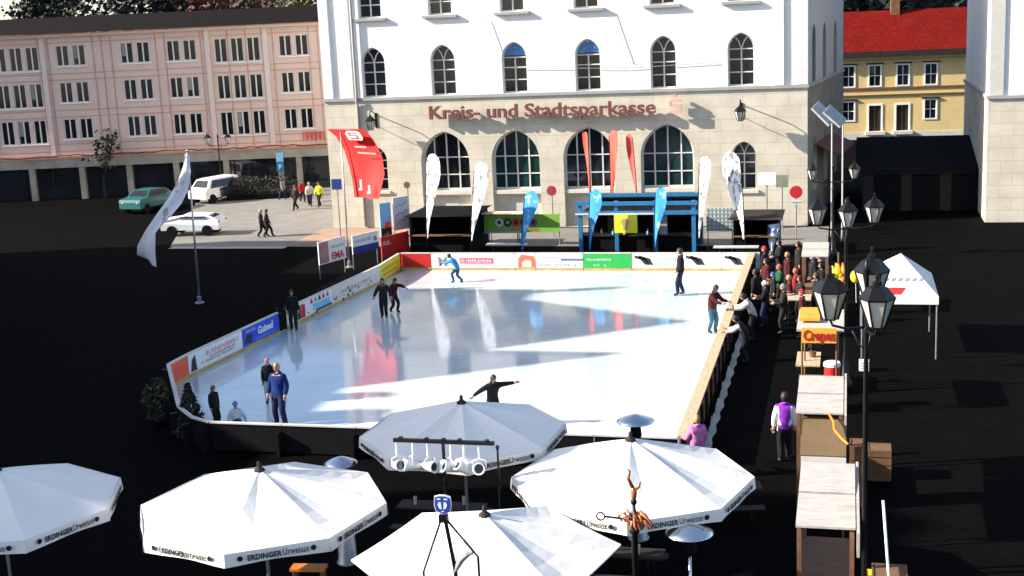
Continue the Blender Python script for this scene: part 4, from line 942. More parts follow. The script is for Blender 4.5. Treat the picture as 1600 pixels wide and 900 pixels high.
def person(loc, rz, lb, topc, legc, h=1.72, hair='brown', hat=None, lean=0., armL=((.10,-.02,-1),(.04,-.12,-1)), armR=None, footL=(.10,0,0), footR=(-.10,0,0), hip=.93, skates=False, bulk=1.1, grp=None, cat='person', headyaw=0., headtilt=0., vest=None, hatm=None, sit=False, gloves=None, backpack=None, shoec=None):
    """local -Y is the way the figure faces; +X is the figure's left"""
    k = h/1.72
    armR = armR or tuple((-a[0], a[1], a[2]) for a in armL)
    P = Vector((0, 0, hip)); J = {'pelvis': P}
    def T(x, y, z): return P + rotx(Vector((x, y, z)), lean)
    J['spine'] = T(0, .01, .21); J['chest'] = T(0, 0, .40); J['neck'] = T(0, .01, .55); J['head0'] = T(0, .0, .62)
    for s, n, arm in ((1, 'L', armL), (-1, 'R', armR)):
        J['sh'+n] = T(.175*s, .01, .475)
        J['el'+n] = J['sh'+n] + Vector(arm[0]).normalized()*.29
        J['wr'+n] = J['el'+n] + Vector(arm[1]).normalized()*.25
        f = Vector(footL if s > 0 else footR)
        J['hp'+n] = P + Vector((.095*s, 0, -.04))
        an = Vector((f.x, f.y, f.z+.08)); d = an-J['hp'+n]; L = min(d.length, .835); an2 = J['hp'+n]+d.normalized()*L if d.length > .835 else an
        u, l = .43, .41; a = (u*u-l*l+L*L)/(2*L); hh = math.sqrt(max(0, u*u-a*a)); fwd = Vector((.05*s, -1, .0)); fwd = (fwd - d.normalized()*fwd.dot(d.normalized())).normalized()
        J['kn'+n] = J['hp'+n]+d.normalized()*a+fwd*hh; J['an'+n] = an2
        J['to'+n] = an2+Vector((.03*s, -.17, -.045))
    names = list(J); idx = {n: i for i, n in enumerate(names)}
    E = [('pelvis','spine'),('spine','chest'),('chest','neck'),('neck','head0')]
    for n in 'LR': E += [('chest','sh'+n),('sh'+n,'el'+n),('el'+n,'wr'+n),('pelvis','hp'+n),('hp'+n,'kn'+n),('kn'+n,'an'+n),('an'+n,'to'+n)]
    rad = dict(pelvis=(.165,.135), spine=(.17,.135), chest=(.185,.145), neck=(.062,.062), head0=(.06,.06), sh=(.098,.098), el=(.074,.074), wr=(.052,.052), hp=(.115,.12), kn=(.085,.088), an=(.066,.07), to=(.045,.04))
    me = bpy.data.meshes.new('sk'); me.from_pydata([tuple(J[n]) for n in names], [(idx[a], idx[c]) for a, c in E], [])
    ob = bpy.data.objects.new('sk', me); col.objects.link(ob)
    ob.modifiers.new('s', 'SKIN')
    if not me.skin_vertices: 
        bmx = bmesh.new(); bmx.from_mesh(me); bmx.verts.layers.skin.verify(); bmx.to_mesh(me); bmx.free()
    sv = me.skin_vertices[0].data
    for n in names:
        r = rad.get(n) or rad[n[:2]]
        f = bulk if n in ('pelvis','spine','chest') or n[:2] in ('sh','el') else (1+(bulk-1)*.5)
        if n in ('neck','head0') or n[:2] == 'to': f = 1
        sv[idx[n]].radius = (r[0]*f, r[1]*f)
        sv[idx[n]].use_root = (n == 'pelvis')
    ss = ob.modifiers.new('u', 'SUBSURF'); ss.levels = 1; ss.render_levels = 1
    dg = bpy.context.evaluated_depsgraph_get(); dg.update(); ev = bpy.data.meshes.new_from_object(ob.evaluated_get(dg))
    bv = [v.co.copy() for v in ev.vertices]; bf = [tuple(p.vertices) for p in ev.polygons]
    bpy.data.objects.remove(ob); bpy.data.meshes.remove(me); bpy.data.meshes.remove(ev)
    tm, lm = CL(topc), CL(legc); sm = CL(shoec) if shoec else SHOE
    segs = [(J[a], J[c], a, c) for a, c in E]
    def near(p):
        best = None
        for a, c, na, nc in segs:
            d = c-a; t = max(0, min(1, (p-a).dot(d)/d.length_squared)); q = (p-(a+d*t)).length
            if best is None or q < best[0]: best = (q, na, nc, t)
        return best
    b = MB(); b.v = bv
    for m in (tm, lm, SKIN, sm): b._m(m)
    vm = CL(vest) if vest else None
    if vm: b._m(vm)
    for f in bf:
        c = sum((bv[i] for i in f), Vector())/len(f); q, na, nc, t = near(c)
        if nc == 'head0' : k_ = 2
        elif nc[:2] in ('el','wr') or na == 'chest' or na == 'spine' or nc == 'sh': k_ = 0
        elif na == 'pelvis' and nc == 'spine': k_ = 0
        elif nc[:2] in ('hp',): k_ = 0 if (c-P).z > -.06 else 1
        elif nc[:2] == 'to': k_ = 3
        else: k_ = 1
        if k_ == 0 and vm and not nc[:2] in ('el','wr'): k_ = 4
        b.f.append(f); b.mi.append(b.mats.index((tm, lm, SKIN, sm, vm)[k_]))
    # head
    HY = Matrix.Translation(T(0, -.015, .745)) @ Matrix.Rotation(headyaw, 4, 'Z') @ Matrix.Rotation(lean*.45+headtilt, 4, 'X')
    hv = MB(); hv.ell((0,0,0), (.078,.098,.118), SKIN, 14, 10)
    for v in hv.v:
        if v.z < -.03: v.x *= 1-.30*min(1, (-v.z-.03)/.09); v.y = v.y*.92-.010
        if v.y < -.07 and abs(v.z) < .06: v.y += .006
    hv.add([(-.013,-.088,-.030),(.013,-.088,-.030),(0,-.122,-.024),(0,-.092,.022)], [(0,2,3),(2,1,3),(0,1,2)], SKIN)
    for s in (-1, 1):
        hv.ell((.030*s,-.084,.012), (.013,.009,.008), EYE, 6, 5); hv.ell((.078*s,.008,-.008), (.010,.022,.032), SKIN, 6, 5)
    hv.b2((-.022,-.090,-.062), (.022,-.074,-.052), LIPS)
    for m_ in hv.mats: b._m(m_)
    o = len(b.v); b.v += [HY @ v for v in hv.v]
    for f, mi in zip(hv.f, hv.mi): b.f.append(tuple(i+o for i in f)); b.mi.append(b.mats.index(hv.mats[mi]))
    ncol = [T(.085*math.cos(2*PI*j/10), .01+.08*math.sin(2*PI*j/10), .575+.02*math.sin(2*PI*j/10)) for j in range(11)]
    b.tube(ncol, .034, vm or tm, 6)
    # hands: palm and five bent fingers
    gm = CL(gloves) if gloves else SKIN
    for s, n in ((1,'L'),(-1,'R')):
        wv = J['wr'+n]; d = (wv-J['el'+n]).normalized(); sd_ = d.cross(Vector((0,-1,.2)))
        sd_ = sd_.normalized() if sd_.length > .1 else d.orthogonal().normalized()
        nn = sd_.cross(d).normalized()
        b.tube([wv-d*.03, wv+d*.02, wv+d*.085], [.036,.040,.036], gm, 8)
        for fi, (off, ln) in enumerate(((-.027,.062),(-.009,.075),(.009,.070),(.026,.055))):
            p0 = wv+d*.06+sd_*off; b.tube([p0, p0+d*ln*.55, p0+d*ln*.95-nn*.025*s, p0+d*ln*1.15-nn*.055*s], [.0100,.0095,.009,.0075], gm, 6)
        p0 = wv+d*.02-sd_*.03; b.tube([p0, p0+d*.035-sd_*.025, p0+d*.07-sd_*.03-nn*.012*s], [.013,.011,.009], gm, 6)
    S = Matrix.Scale(k, 4)
    b.v = [S @ v for v in b.v]
    root = b.build('person', smooth=True); root.location = loc; root.rotation_euler = (0,0,rz); tag(root, lb, cat, grp)
    # hair / hat
    hb_ = MB(); NN = 12
    def capmesh(mb, m, sx, sy, sz, zcut_front, zcut_back):
        vs, fs = [], []; K = 7
        for i in range(K+1):
            for j in range(NN):
                a = 2*PI*j/NN; y = math.sin(a); fr = (1-y)/2  # 1 at the front (-Y)
                zc = zcut_front*fr**2+zcut_back*(1-fr**2); ph = (i/K)*(math.acos(max(-1, min(1, zc))))
                vs.append((sx*math.sin(ph)*math.cos(a), sy*math.sin(ph)*math.sin(a), sz*math.cos(ph)))
        for i in range(K):
            for j in range(NN): fs.append((i*NN+j, (i+1)*NN+j, (i+1)*NN+(j+1) % NN, i*NN+(j+1) % NN))
        mb.add(vs, fs, m)
    if hat is None or hat == 'cap':
        h_ = MB(); capmesh(h_, HAIRM[hair], .094, .116, .134, .45, -.92); h_.v = [S @ HY @ (v+Vector((0,.006,.004))) for v in h_.v]; h_.build('hair', root, smooth=True)
    if hat == 'beanie':
        h_ = MB(); capmesh(h_, hatm, .092, .112, .138, .35, -.05); h_.tube([(.092*math.cos(2*PI*j/16), .112*math.sin(2*PI*j/16), .03-.012*math.sin(2*PI*j/16)) for j in range(17)], .014, hatm, 6); h_.v = [S @ HY @ (v+Vector((0,.004,.006))) for v in h_.v]; h_.build('hat', root, smooth=True)
    if hat == 'helmet':
        h_ = MB(); capmesh(h_, hatm, .112, .135, .150, .28, -.15); h_.v = [S @ HY @ (v+Vector((0,.004,.01))) for v in h_.v]; h_.build('helmet', root, smooth=True)
    if skates:
        for n in 'LR':
            a, c = J['an'+n], J['to'+n]; d = (c-a); d.z = 0; d = d.normalized(); q = MB()
            p = a+d*.04; z = a.z-.08
            M = Matrix.Translation((p.x, p.y, z)) @ Matrix.Rotation(math.atan2(d.y, d.x), 4, 'Z')
            q.box((0.02,0,.012), (.27,.006,.03), BLADE, M=M); q.box((-.06,0,.035), (.03,.02,.03), BLADE, M=M); q.box((.08,0,.035), (.03,.02,.03), BLADE, M=M)
            q.v = [S @ v for v in q.v]; q.build('ice_skate', root)
    if backpack:
        q = MB(); q.ell(tuple(T(0,.19,.33)), (.15,.10,.22), CL(backpack), 10, 8); q.v = [S @ v for v in q.v]; q.build('backpack', root, smooth=True)
    return root
def on(px, py, z=.0): p = at(px, py, Z=z); return (p.x, p.y, z)
ICEZ = .055
def look(dx, dy): return math.atan2(dx, -dy)     # heading so that local -Y points along (dx, dy)
BEAN = {k: mat('knit_'+k, c, .95, var=.2, scale=30, bump=.4) for k, c in dict(black=(.012,.012,.013), red=(.45,.02,.03), orange=(.62,.10,.04), blue=(.03,.10,.45), pink=(.5,.2,.35), white=(.7,.7,.7), grey=(.2,.2,.2)).items()}
HELM = mat('blue_helmet', (.03,.16,.55), .25, var=.1)
down = ((.12,.0,-1), (.05,-.15,-1))
hang = ((.22,.05,-1), (.1,-.2,-1))
fwd_ = ((.15,-.7,-.7), (.0,-1,.1))
LF = look(-1, .1)
person(on(1064, 461, ICEZ), look(-1,-.25), 'man all in black standing on the ice near the far right corner', 'black', 'navy', 1.84, 'brown', armL=((.1,-.1,-1),(.0,-.5,-1)), footL=(.09,-.12,.0), footR=(-.09,.12,0), skates=True, bulk=1.12)
person(on(716, 441, ICEZ), look(-1,.1), 'skater in a blue jacket bending forward by the far boards', 'sky', 'jeans', 1.42, 'black', lean=.62, hip=.80, armL=((.1,-1,-.45),(0,-1,.05)), armR=((-.15,-.9,-.6),(0,-1,-.2)), footL=(.10,-.20,0), footR=(-.10,.22,0), skates=True)
person(on(601, 496, ICEZ), look(.2,-1), 'dark skater at the left of a pair near the left boards', 'dark', 'black', 1.5, 'black', armL=((.5,-.3,-.8),(.2,-.5,-.6)), footL=(.1,-.08,0), footR=(-.1,.06,0), skates=True, bulk=1.2)
person(on(616, 488, ICEZ), look(.9,-.5), 'skater in maroon with one arm stretched right in a pair', 'maroon', 'dark', 1.42, 'brown', lean=.25, hip=.86, armL=((.2,-1,-.05),(.1,-1,-.35)), armR=((-.3,.2,-1),(-.1,-.2,-1)), footL=(.1,-.12,0), footR=(-.1,.16,.03), skates=True, bulk=1.15)
p = pt[3]; person((p[0]+.35, p[1]-.15, ICEZ), look(.3,-1), 'dark figure standing by the gate in the left boards', 'black', 'charcoal', 1.5, 'black', armL=down, skates=True)
person(on(423, 630, ICEZ), look(.3,-1), 'child in a black jacket and pinkish cap behind the man in blue', 'black', 'pale', 1.38, 'black', hat='beanie', hatm=BEAN['pink'], armL=down, footL=(.1,-.1,0), skates=True, bulk=1.15)
person(on(440, 664, ICEZ), look(-.15,-1), 'man in a blue jacket and dark trousers in the left front of the ice', 'blue', 'navy', 1.78, 'blond', armL=((.35,-.05,-1),(.0,-.45,-.8)), armR=((-.35,-.05,-1),(-.0,-.5,-.8)), footL=(.17,-.05,0), footR=(-.15,.03,0), skates=True, bulk=1.25, backpack='charcoal')
person(on(338, 668, ICEZ), look(.9,-.3), 'child in black with dark hair at the left front corner of the ice', 'black', 'black', 1.22, 'black', armL=down, footL=(.08,-.05,0), skates=True, bulk=1.05)
person((*on(371, 668, ICEZ)[:2], ICEZ), look(.4,-1), 'child in a white top and blue helmet sitting on the ice', 'white', 'navy', 1.30, 'brown', hat='helmet', hatm=HELM, hip=.20, lean=.12, armL=((.5,.1,-.9),(.2,-.4,-.8)), armR=((-.35,.1,-.9),(-.2,-.5,-.7)), footL=(.18,-.62,0), footR=(-.24,-.50,0), skates=True)
person(on(771, 664, ICEZ), look(.55,-.8), 'dark skater with both arms spread wide behind the grey parasol', 'black', 'black', 1.55, 'black', lean=.28, hip=.86, armL=((.9,-.45,.12),(.9,-.35,.1)), armR=((-.8,.2,-.45),(-.85,.1,-.55)), footL=(.12,-.2,0), footR=(-.14,.22,0), skates=True, headyaw=.3)
person(on(1113, 520, ICEZ), look(.8,-.35), 'skater in a maroon jacket and jeans leaning on the wooden wall', 'maroon', 'jeans', 1.70, 'black', lean=.22, armL=((.1,-.7,-.7),(.0,-1,-.1)), footL=(.1,-.05,0), footR=(-.1,.1,0), skates=True, bulk=1.1)
# crowd behind the right wall
GR = 'onlookers behind the wooden wall'
def off(px, py): return on(px, py, 0)
cy = lambda y: RX+(y-FY)/(BY-FY)*.1
person((cy(45.2)+.95, 45.2, 0), look(-1,-.1), 'onlooker in a pale grey jacket leaning over the wall', 'pale', 'black', 1.72, 'brown', lean=.5, hip=.9, armL=((.1,-.8,-.6),(0,-1,.1)), grp=GR, bulk=1.15)
person((cy(42.2)+.95, 42.2, 0), look(-1,.1), 'onlooker in black with pale sleeves and orange gloves over the wall', 'pale', 'black', 1.66, 'black', lean=.55, hip=.88, armL=((.1,-.8,-.6),(0,-1,-.1)), armR=((-.1,-.8,-.6),(0,-1,-.05)), vest='black', gloves='orange', grp=GR, bulk=1.15)
crowd = [(.8, 53.3, 'black', 'charcoal', 'orange', 'red', 'onlooker in black with a bright red cap at the far wall', 1.75, 'red'),
 (1.0, 51.2, 'maroon', 'black', None, 'brown', 'onlooker in maroon at the wall nearest the white boards', 1.66, None),
 (.75, 48.9, 'black', 'black', None, 'black', 'dark haired onlooker in black close to the wall', 1.70, None),
 (1.55, 50.2, 'green', 'black', None, 'brown', 'onlooker in a green jacket among the dark crowd', 1.62, 'orange'),
 (1.75, 52.4, 'maroon', 'black', None, 'blond', 'fair haired onlooker in maroon in the middle of the crowd', 1.68, None),
 (1.2, 47.2, 'black', 'navy', None, 'black', 'onlooker with a white woolly hat in the crowd', 1.60, 'white'),
 (2.2, 49.3, 'red', 'charcoal', None, 'red', 'woman in bright red at the right of the crowd', 1.66, None),
 (2.1, 54.3, 'dark', 'black', None, 'brown', 'onlooker in dark brown at the back of the crowd', 1.76, None),
 (2.75, 51.6, 'charcoal', 'black', None, 'grey', 'grey haired onlooker in charcoal at the back right', 1.74, None),
 (3.0, 47.6, 'black', 'black', None, 'brown', 'tall figure in black with a pale bag strap', 1.84, None),
 (2.55, 45.6, 'maroon', 'dark', None, 'black', 'figure in maroon walking near the crepe stall', 1.64, 'red'),
 (3.3, 54.0, 'navy', 'black', None, 'black', 'figure in navy by the drooping flag', 1.72, None),
 (1.9, 46.2, 'dark', 'charcoal', None, 'black', 'figure in dark clothes standing behind the leaning onlookers', 1.70, 'grey'),
 (1.3, 54.9, 'black', 'black', None, 'black', 'dark haired onlooker in black at the far end of the wooden wall', 1.72, None),
 (2.4, 47.9, 'dark', 'black', None, 'brown', 'figure in dark brown in the middle of the alley', 1.66, None),
 (3.5, 49.0, 'black', 'black', None, 'black', 'figure in a black hat beside the far stall', 1.75, 'black'),
 (1.35, 49.6, 'charcoal', 'black', None, 'brown', 'short onlooker in charcoal between taller ones', 1.45, 'blue'),
 (2.0, 48.2, 'maroon', 'charcoal', None, 'blond', 'blond onlooker in maroon seen from the alley', 1.62, None),
 (3.1, 50.2, 'black', 'maroon', None, 'black', 'figure in black with maroon trousers by the far stall', 1.70, None)]
for i, (dx, y, tc_, lc, gl, hr, lb, hh_, hatc) in enumerate(crowd):
    R = random.Random(i)
    person((cy(y)+dx, y, 0), look(-1, R.uniform(-.7,.5)), lb, tc_, lc, hh_, hr, hat='beanie' if hatc else None, hatm=BEAN.get(hatc), armL=R.choice((down, hang, ((.15,-.3,-1),(-.1,-1,.1)))), gloves=gl, footL=(.1,-.1*R.random(),0), footR=(-.1,.1*R.random(),0), bulk=1.15, grp=GR)
person(on(1226, 719, 0), look(-.1,1), 'woman in a purple vest and white sleeves walking up the alley', 'white', 'black', 1.72, 'brown', vest='purple', armL=((.25,.05,-1),(.1,-.1,-1)), footL=(.1,.12,0), footR=(-.1,-.15,0), bulk=1.2, shoec='sky')
person((-4.25+.7, 31.3, 0), look(-.6,1), 'woman in a pink jacket seen from behind at the near end of the wooden wall', 'pink', 'purple', 1.55, 'blond', armL=((.35,-.3,-1),(.0,-.9,-.2)), bulk=1.25)
# passers-by on the plaza
GP = 'passers-by on the plaza'
walk = dict(footL=(.09,-.28,0), footR=(-.09,.28,.02), hip=.89)
for px, py, dx, dy, a, c, hh_, lb, kw in (
 (410, 370, .9, .3, 'charcoal', 'black', 1.5, 'man with a pale sleeve walking left of another on the sunny plaza', dict(hair='grey')),
 (419, 370, .9, .4, 'black', 'black', 1.5, 'dark figure walking close beside another on the sunny plaza', dict()),
 (463, 328, -.5, -1, 'dark', 'black', 1.55, 'heavy dark figure standing on the plaza below the arcade', dict(bulk=1.35)),
 (485, 322, .3, -1, 'pale', 'black', 1.5, 'passer-by in a pale jacket beside the one in a bright yellow vest', dict(hair='blond')),
 (500, 323, -.2, -1, 'hivis', 'black', 1.55, 'passer-by in a bright yellow vest near the bank corner', dict(hair='brown')),
 (473, 316, .5, -.6, 'red', 'charcoal', 1.4, 'passer-by in red further back near the shop front', dict()),
 (550, 354, 1, -.2, 'black', 'black', 1.55, 'slim figure in black striding past the bank corner', dict(hair='black')),
 (562, 352, 1, -.1, 'khaki', 'charcoal', 1.5, 'figure in khaki just behind the striding one in black', dict()),
 (1139, 345, -.6, -1, 'black', 'black', 1.6, 'figure in black standing by the leaning white feather flag', dict()),
 (372, 309, 1, .1, 'charcoal', 'black', 1.4, 'figure in charcoal near the parked white van', dict()),
 (443, 312, -1, .1, 'grey', 'navy', 1.4, 'figure in a grey coat walking by the arcade columns', dict())):
    p = on(px, py, 0)
    person(p, look(dx, dy), lb, a, c, hh_, armL=((.15,.35,-1),(.05,.0,-1)), armR=((-.15,-.35,-1),(-.05,-.6,-1)), grp=GP, **{**walk, **kw})

# ------------------------------------------------------------------ parasols
TXT = 'ERDINGER Urweisse'
def parasol(cx, cy, apex, rim, R, n, a0, lb, m=WFAB, val=.24, txt=True, grp='large white parasols', seed=0):
    t = thing('parasol', lb, 'parasol', (cx, cy, 0), 0, grp)
    ang = [a0+2*PI*k/n for k in range(n)]
    b = MB(); K = 6; vs = [(0,0,apex)]; fs = []
    Rr = random.Random(seed)
    S_ = 4   # columns per panel
    for i in range(1, K+1):
        u = i/K
        for k in range(n):
            a, c = ang[k], ang[(k+1) % n]
            for j in range(S_):
                w_ = j/S_; x = (math.cos(a)*(1-w_)+math.cos(c)*w_)*R*u; y = (math.sin(a)*(1-w_)+math.sin(c)*w_)*R*u
                sag = -.085*math.sin(PI*w_)*math.sin(PI*min(1,u*.9)) + Rr.uniform(-.0015,.0015)
                z = apex-(apex-rim)*(u**1.08) + sag
                vs.append((x, y, z))
    NS = n*S_
    for q in range(NS): fs.append((0, 1+q, 1+(q+1) % NS))
    for i in range(K-1):
        for q in range(NS): fs.append((1+i*NS+q, 1+(i+1)*NS+q, 1+(i+1)*NS+(q+1) % NS, 1+i*NS+(q+1) % NS))
    n0 = len(vs); vs += [(x, y, z-.02) for x, y, z in vs]; fs += [tuple(i+n0 for i in f[::-1]) for f in fs]
    b.add(vs, fs, m); cn = b.build('canopy', t)
    if val:
        v = MB()
        for k in range(n):
            a, c = ang[k], ang[(k+1) % n]; A = Vector((math.cos(a)*R, math.sin(a)*R, rim)); B = Vector((math.cos(c)*R, math.sin(c)*R, rim)); vv = []
            for j in range(S_*2+1):
                w_ = j/(S_*2); p = A.lerp(B, w_); out = Vector((p.x, p.y, 0)).normalized()
                bow = .015*math.sin(w_*9+k+seed); dz = val*(1-.12*math.sin(PI*w_))
                vv += [p+out*.012+Vector((0,0,.0)), p+out*(.03+bow)-Vector((0,0,dz))]
            o_ = [x - Vector((x.x, x.y, 0)).normalized()*.012 for x in vv]
            N_ = len(vv); f_ = [(2*j, 2*j+1, 2*j+3, 2*j+2) for j in range(S_*2)]
            v.add(vv+o_, f_+[tuple(i+N_ for i in f[::-1]) for f in f_], m)
        vo = v.build('valance', t)
        if txt:
            l = MB()
            for k in range(n):
                a, c = ang[k], ang[(k+1) % n]; A = Vector((math.cos(a)*R, math.sin(a)*R, 0)); B = Vector((math.cos(c)*R, math.sin(c)*R, 0))
                mid_ = (A+B)/2; out = mid_.normalized(); xd = Vector((-out.y, out.x, 0))
                L = (B-A).length; o_ = mid_+out*.055+Vector((0,0,rim-val*.66))
                l.text('ERDINGER', .135, TEXTK, o_-xd*L*.13, xd, (0,0,1), ext=.002, bold=.004, squeeze=.92)
                l.text('Urweisse', .185, TEXTK, o_+xd*L*.17, xd, (0,0,1), ext=.002, squeeze=.66)
                for s in (-.36, .34):
                    M = Matrix.Translation(o_+xd*L*s+Vector((0,0,.055))) @ Matrix(((xd.x, out.x, 0, 0), (xd.y, out.y, 0, 0), (0,0,1,0), (0,0,0,1))) @ Matrix.Rotation(PI/2, 4, 'X')
                    l.lathe([(.03, -.002), (.05, -.002), (.05, .002), (.03, .002), (.03,-.002)], TEXTK, 12, M=M)
            l.build('lettering', vo)
    b = MB(); b.lathe([(.035, 0), (.035, apex+.02)], GALV, 10); b.build('pole', t, smooth=False)
    b = MB(); b.lathe([(.11,-.03), (.10,.0), (.04,.05), (.035,.13), (.02,.15), (.001,.155)], DWOOD, 10, (0,0,apex)); b.build('finial', t)
    b = MB(); b.box((0,0,.05), (.9,.9,.1), DIRT); b.build('base', t)
    for k in range(n):
        a = ang[k]; b = MB(); b.tube([(.05*math.cos(a), .05*math.sin(a), apex-.10), (R*.97*math.cos(a), R*.97*math.sin(a), rim-.03)], .014, GALV, 5); b.build('rib', t)
    return t
def pole_at(px, py, z): p = at(px, py, Z=z); return p.x, p.y
x, y = pole_at(405, 733, 3.35); parasol(x, y, 3.35, 2.66, 2.36, 8, .15, 'big white lettered parasol in the left foreground, its apex left of the crest stand', seed=1)
x, y = pole_at(721, 628, 3.35); parasol(x, y, 3.35, 2.72, 2.22, 8, .32, 'greyish shaded lettered parasol behind the black lamp bar', seed=2)
x, y = pole_at(985, 686, 3.35); parasol(x, y, 3.35, 2.58, 2.34, 8, .12, 'big white lettered parasol behind the copper ornament', seed=3)
x, y = pole_at(757, 803, 3.30); parasol(x, y, 3.30, 2.62, 2.28, 6, .28, 'plain white parasol without valance behind the crest stand', val=0, txt=False, seed=4)
x, y = pole_at(-6, 733, 3.35); parasol(x, y, 3.35, 2.66, 2.30, 8, .0, 'white lettered parasol cut by the left edge of the view', seed=5)

# ------------------------------------------------------------------ patio heaters
def heater(px, py, z, lb, D=.86, glow=False):
    p = at(px, py, Z=z); t = thing('patio_heater', lb, 'heater', (p.x, p.y, 0), 0, 'steel patio heaters')
    b = MB(); b.lathe([(D*.5, 0), (D*.5, .015), (D*.36, .07), (D*.17, .13), (.02, .16), (.001, .162)], STEEL, 28, (0,0,z-.05)); b.build('reflector', t, smooth=True)
    b = MB(); b.lathe([(.10, z-.45), (.13, z-.35), (.11, z-.16), (.16, z-.06)], BLKMET, 14); b.build('burner', t, smooth=True)
    b = MB(); b.lathe([(.03, .5), (.03, z-.45)], STEEL, 10); b.build('pole', t, smooth=True)
    b = MB(); b.lathe([(.24, 0), (.24, .04), (.2, .06), (.19, .72), (.14, .8), (.03, .82)], GALV, 18); b.build('gas_housing', t, smooth=True)
    return t
heater(993, 655, 2.75, 'steel patio heater with a wide round top behind the white parasol at the right', .82)
heater(1077, 829, 2.3, 'steel patio heater with a round top at the bottom right of the parasols', .86)
heater(532, 721, 2.3, 'patio heater with a pale round top between two parasols at the left', .72)

# ------------------------------------------------------------------ lamp bar on a stand
p = at(692, 690, Y=23.45); z = p.z
t = thing('lamp_stand', 'black T shaped lighting stand in front of the greyish parasol', 'stand', (p.x, p.y, 0))
a_, c_ = at(615, 685, Y=23.45).x-p.x, at(772, 690, Y=23.45).x-p.x
b = MB(); b.tube([(0,0,.35), (0,0,z+.05)], .035, BLKMET, 8); b.build('mast', t)
b = MB(); b.b2((a_, -.04, z-.035), (c_, .04, z+.035), BLKMET)
for u in (.07,.33,.5,.66,.93): b.b2((a_+(c_-a_)*u-.035, -.05, z+.036), (a_+(c_-a_)*u+.035, .05, z+.065), BLKMET)
b.build('crossbar', t)
for k in range(3):
    a = 2*PI*k/3+.3; b = MB(); b.tube([(0,0,.9), (.6*math.cos(a), .6*math.sin(a), .0)], .02, BLKMET, 6); b.build('leg', t)
HOUS = mat('white_lamp_housing', (.74,.74,.74), .4, var=.06)
for k, u in enumerate((.04, .17, .36, .55, .68, .85)):
    x = a_+(c_-a_)*u; R = random.Random(k); l = thing('spotlight', '', 'spotlight', (p.x+x, p.y-.05, z-.5), R.uniform(-1.3,1.1), 'white spotlights hanging from the lamp bar')
    l['label'] = ('first', 'second', 'third', 'fourth', 'fifth', 'sixth')[k]+' white spotlight from the left hanging under the black lamp bar'
    M = Matrix.Rotation(math.radians(65+R.uniform(-20,20)), 4, 'X')
    b = MB(); b.lathe([(.03,-.22), (.07,-.19), (.085,-.05), (.11,.08), (.125,.16), (.10,.16), (.08,.05)], HOUS, 14, M=M); b.build('housing', l, smooth=True)
    b = MB(); b.lathe([(.001,.08), (.10,.10)], GLASS, 12, M=M); b.build('lens', l)
    b = MB(); b.tube([(-.13,.0,.0), (-.13,0,.15), (0,.03,.19), (.13,0,.15), (.13,0,0)], .012, HOUS, 5); b.tube([(0,.05,.20), (0,.05,.47)], .02, HOUS, 6); b.build('yoke', l)
t = thing('side_post', 'thin black post at the right end of the lamp bar', 'post', (p.x+c_+.06, p.y, 0))
b = MB(); b.lathe([(.12, 0), (.12, .03), (.025, .05), (.022, z-.1)], BLKMET, 8); b.build('shaft', t)
b = MB(); b.ell((0,0,z-.08), (.04,.04,.05), BLKMET); b.build('knob', t)

# ------------------------------------------------------------------ crest on a tripod
p = at(692, 789, Y=17.6); z = p.z
t = thing('crest_stand', 'blue and white shield crest on a black three legged iron stand before the plain parasol', 'stand', (p.x, 17.6, 0))
CB = mat('crest_blue', (.02,.05,.26), .4, var=.1); CW = mat('crest_white', (.55,.60,.68), .4, var=.1)
sh = lambda s: [(-.11*s,.12*s), (-.12*s,.0), (-.10*s,-.09*s), (0,-.135*s), (.10*s,-.09*s), (.12*s,.0), (.11*s,.12*s), (.04*s,.14*s), (-.04*s,.14*s)]
b = MB(); b.poly([(x, z+q) for x, q in sh(1.12)], CW, .03, y=-.015); b.poly([(x, z+q) for x, q in sh(1.0)], CB, .004, y=-.022); b.build('shield', t)
b = MB(); 
for s in (-1, 1):
    b.poly([(s*.012, z-.06), (s*.05, z-.05), (s*.075, z+.01), (s*.055, z+.055), (s*.02, z+.05)], CW, 0, y=-.027); b.poly([(s*.02, z+.09), (s*.08, z+.085), (s*.085, z+.105), (s*.03, z+.115)], CW, 0, y=-.027)
b.poly([(-.03, z-.10), (.03, z-.10), (.0, z-.075)], CW, 0, y=-.027)
b.build('emblem', t)
zc = z-.20
b = MB(); b.b2((-.065, -.05, zc-.06), (.065, .05, zc+.05), BLKMET); b.b2((-.03, -.02, zc+.05), (.03, .02, z-.14), BLKMET); b.build('clamp', t)
for (px, py) in ((662, 893), (712, 893), (747, 870)):
    q = at(px, py, Y=17.45 if px != 712 else 17.6); d = Vector((q.x-p.x, q.y-17.6, q.z-zc)); e = d*(zc/(-d.z)) if False else d
    b = MB(); b.tube([(.02 if px > 700 else -.03, 0, zc), (d.x, d.y, q.z), (d.x*1.05, d.y*1.05, .0)], .018 if px != 712 else .03, BLKMET, 6); b.build('leg', t)
b = MB(); b.tube([(.12, .0, z-1.05), (.22,.02,z-.85), (.34,.0,z-.74), (.42,0,z-.72)], [.03,.06,.05,.03], mat('grey_cloth_wrap', (.34,.34,.34), .9, var=.2), 8); b.build('cloth_wrap', t)

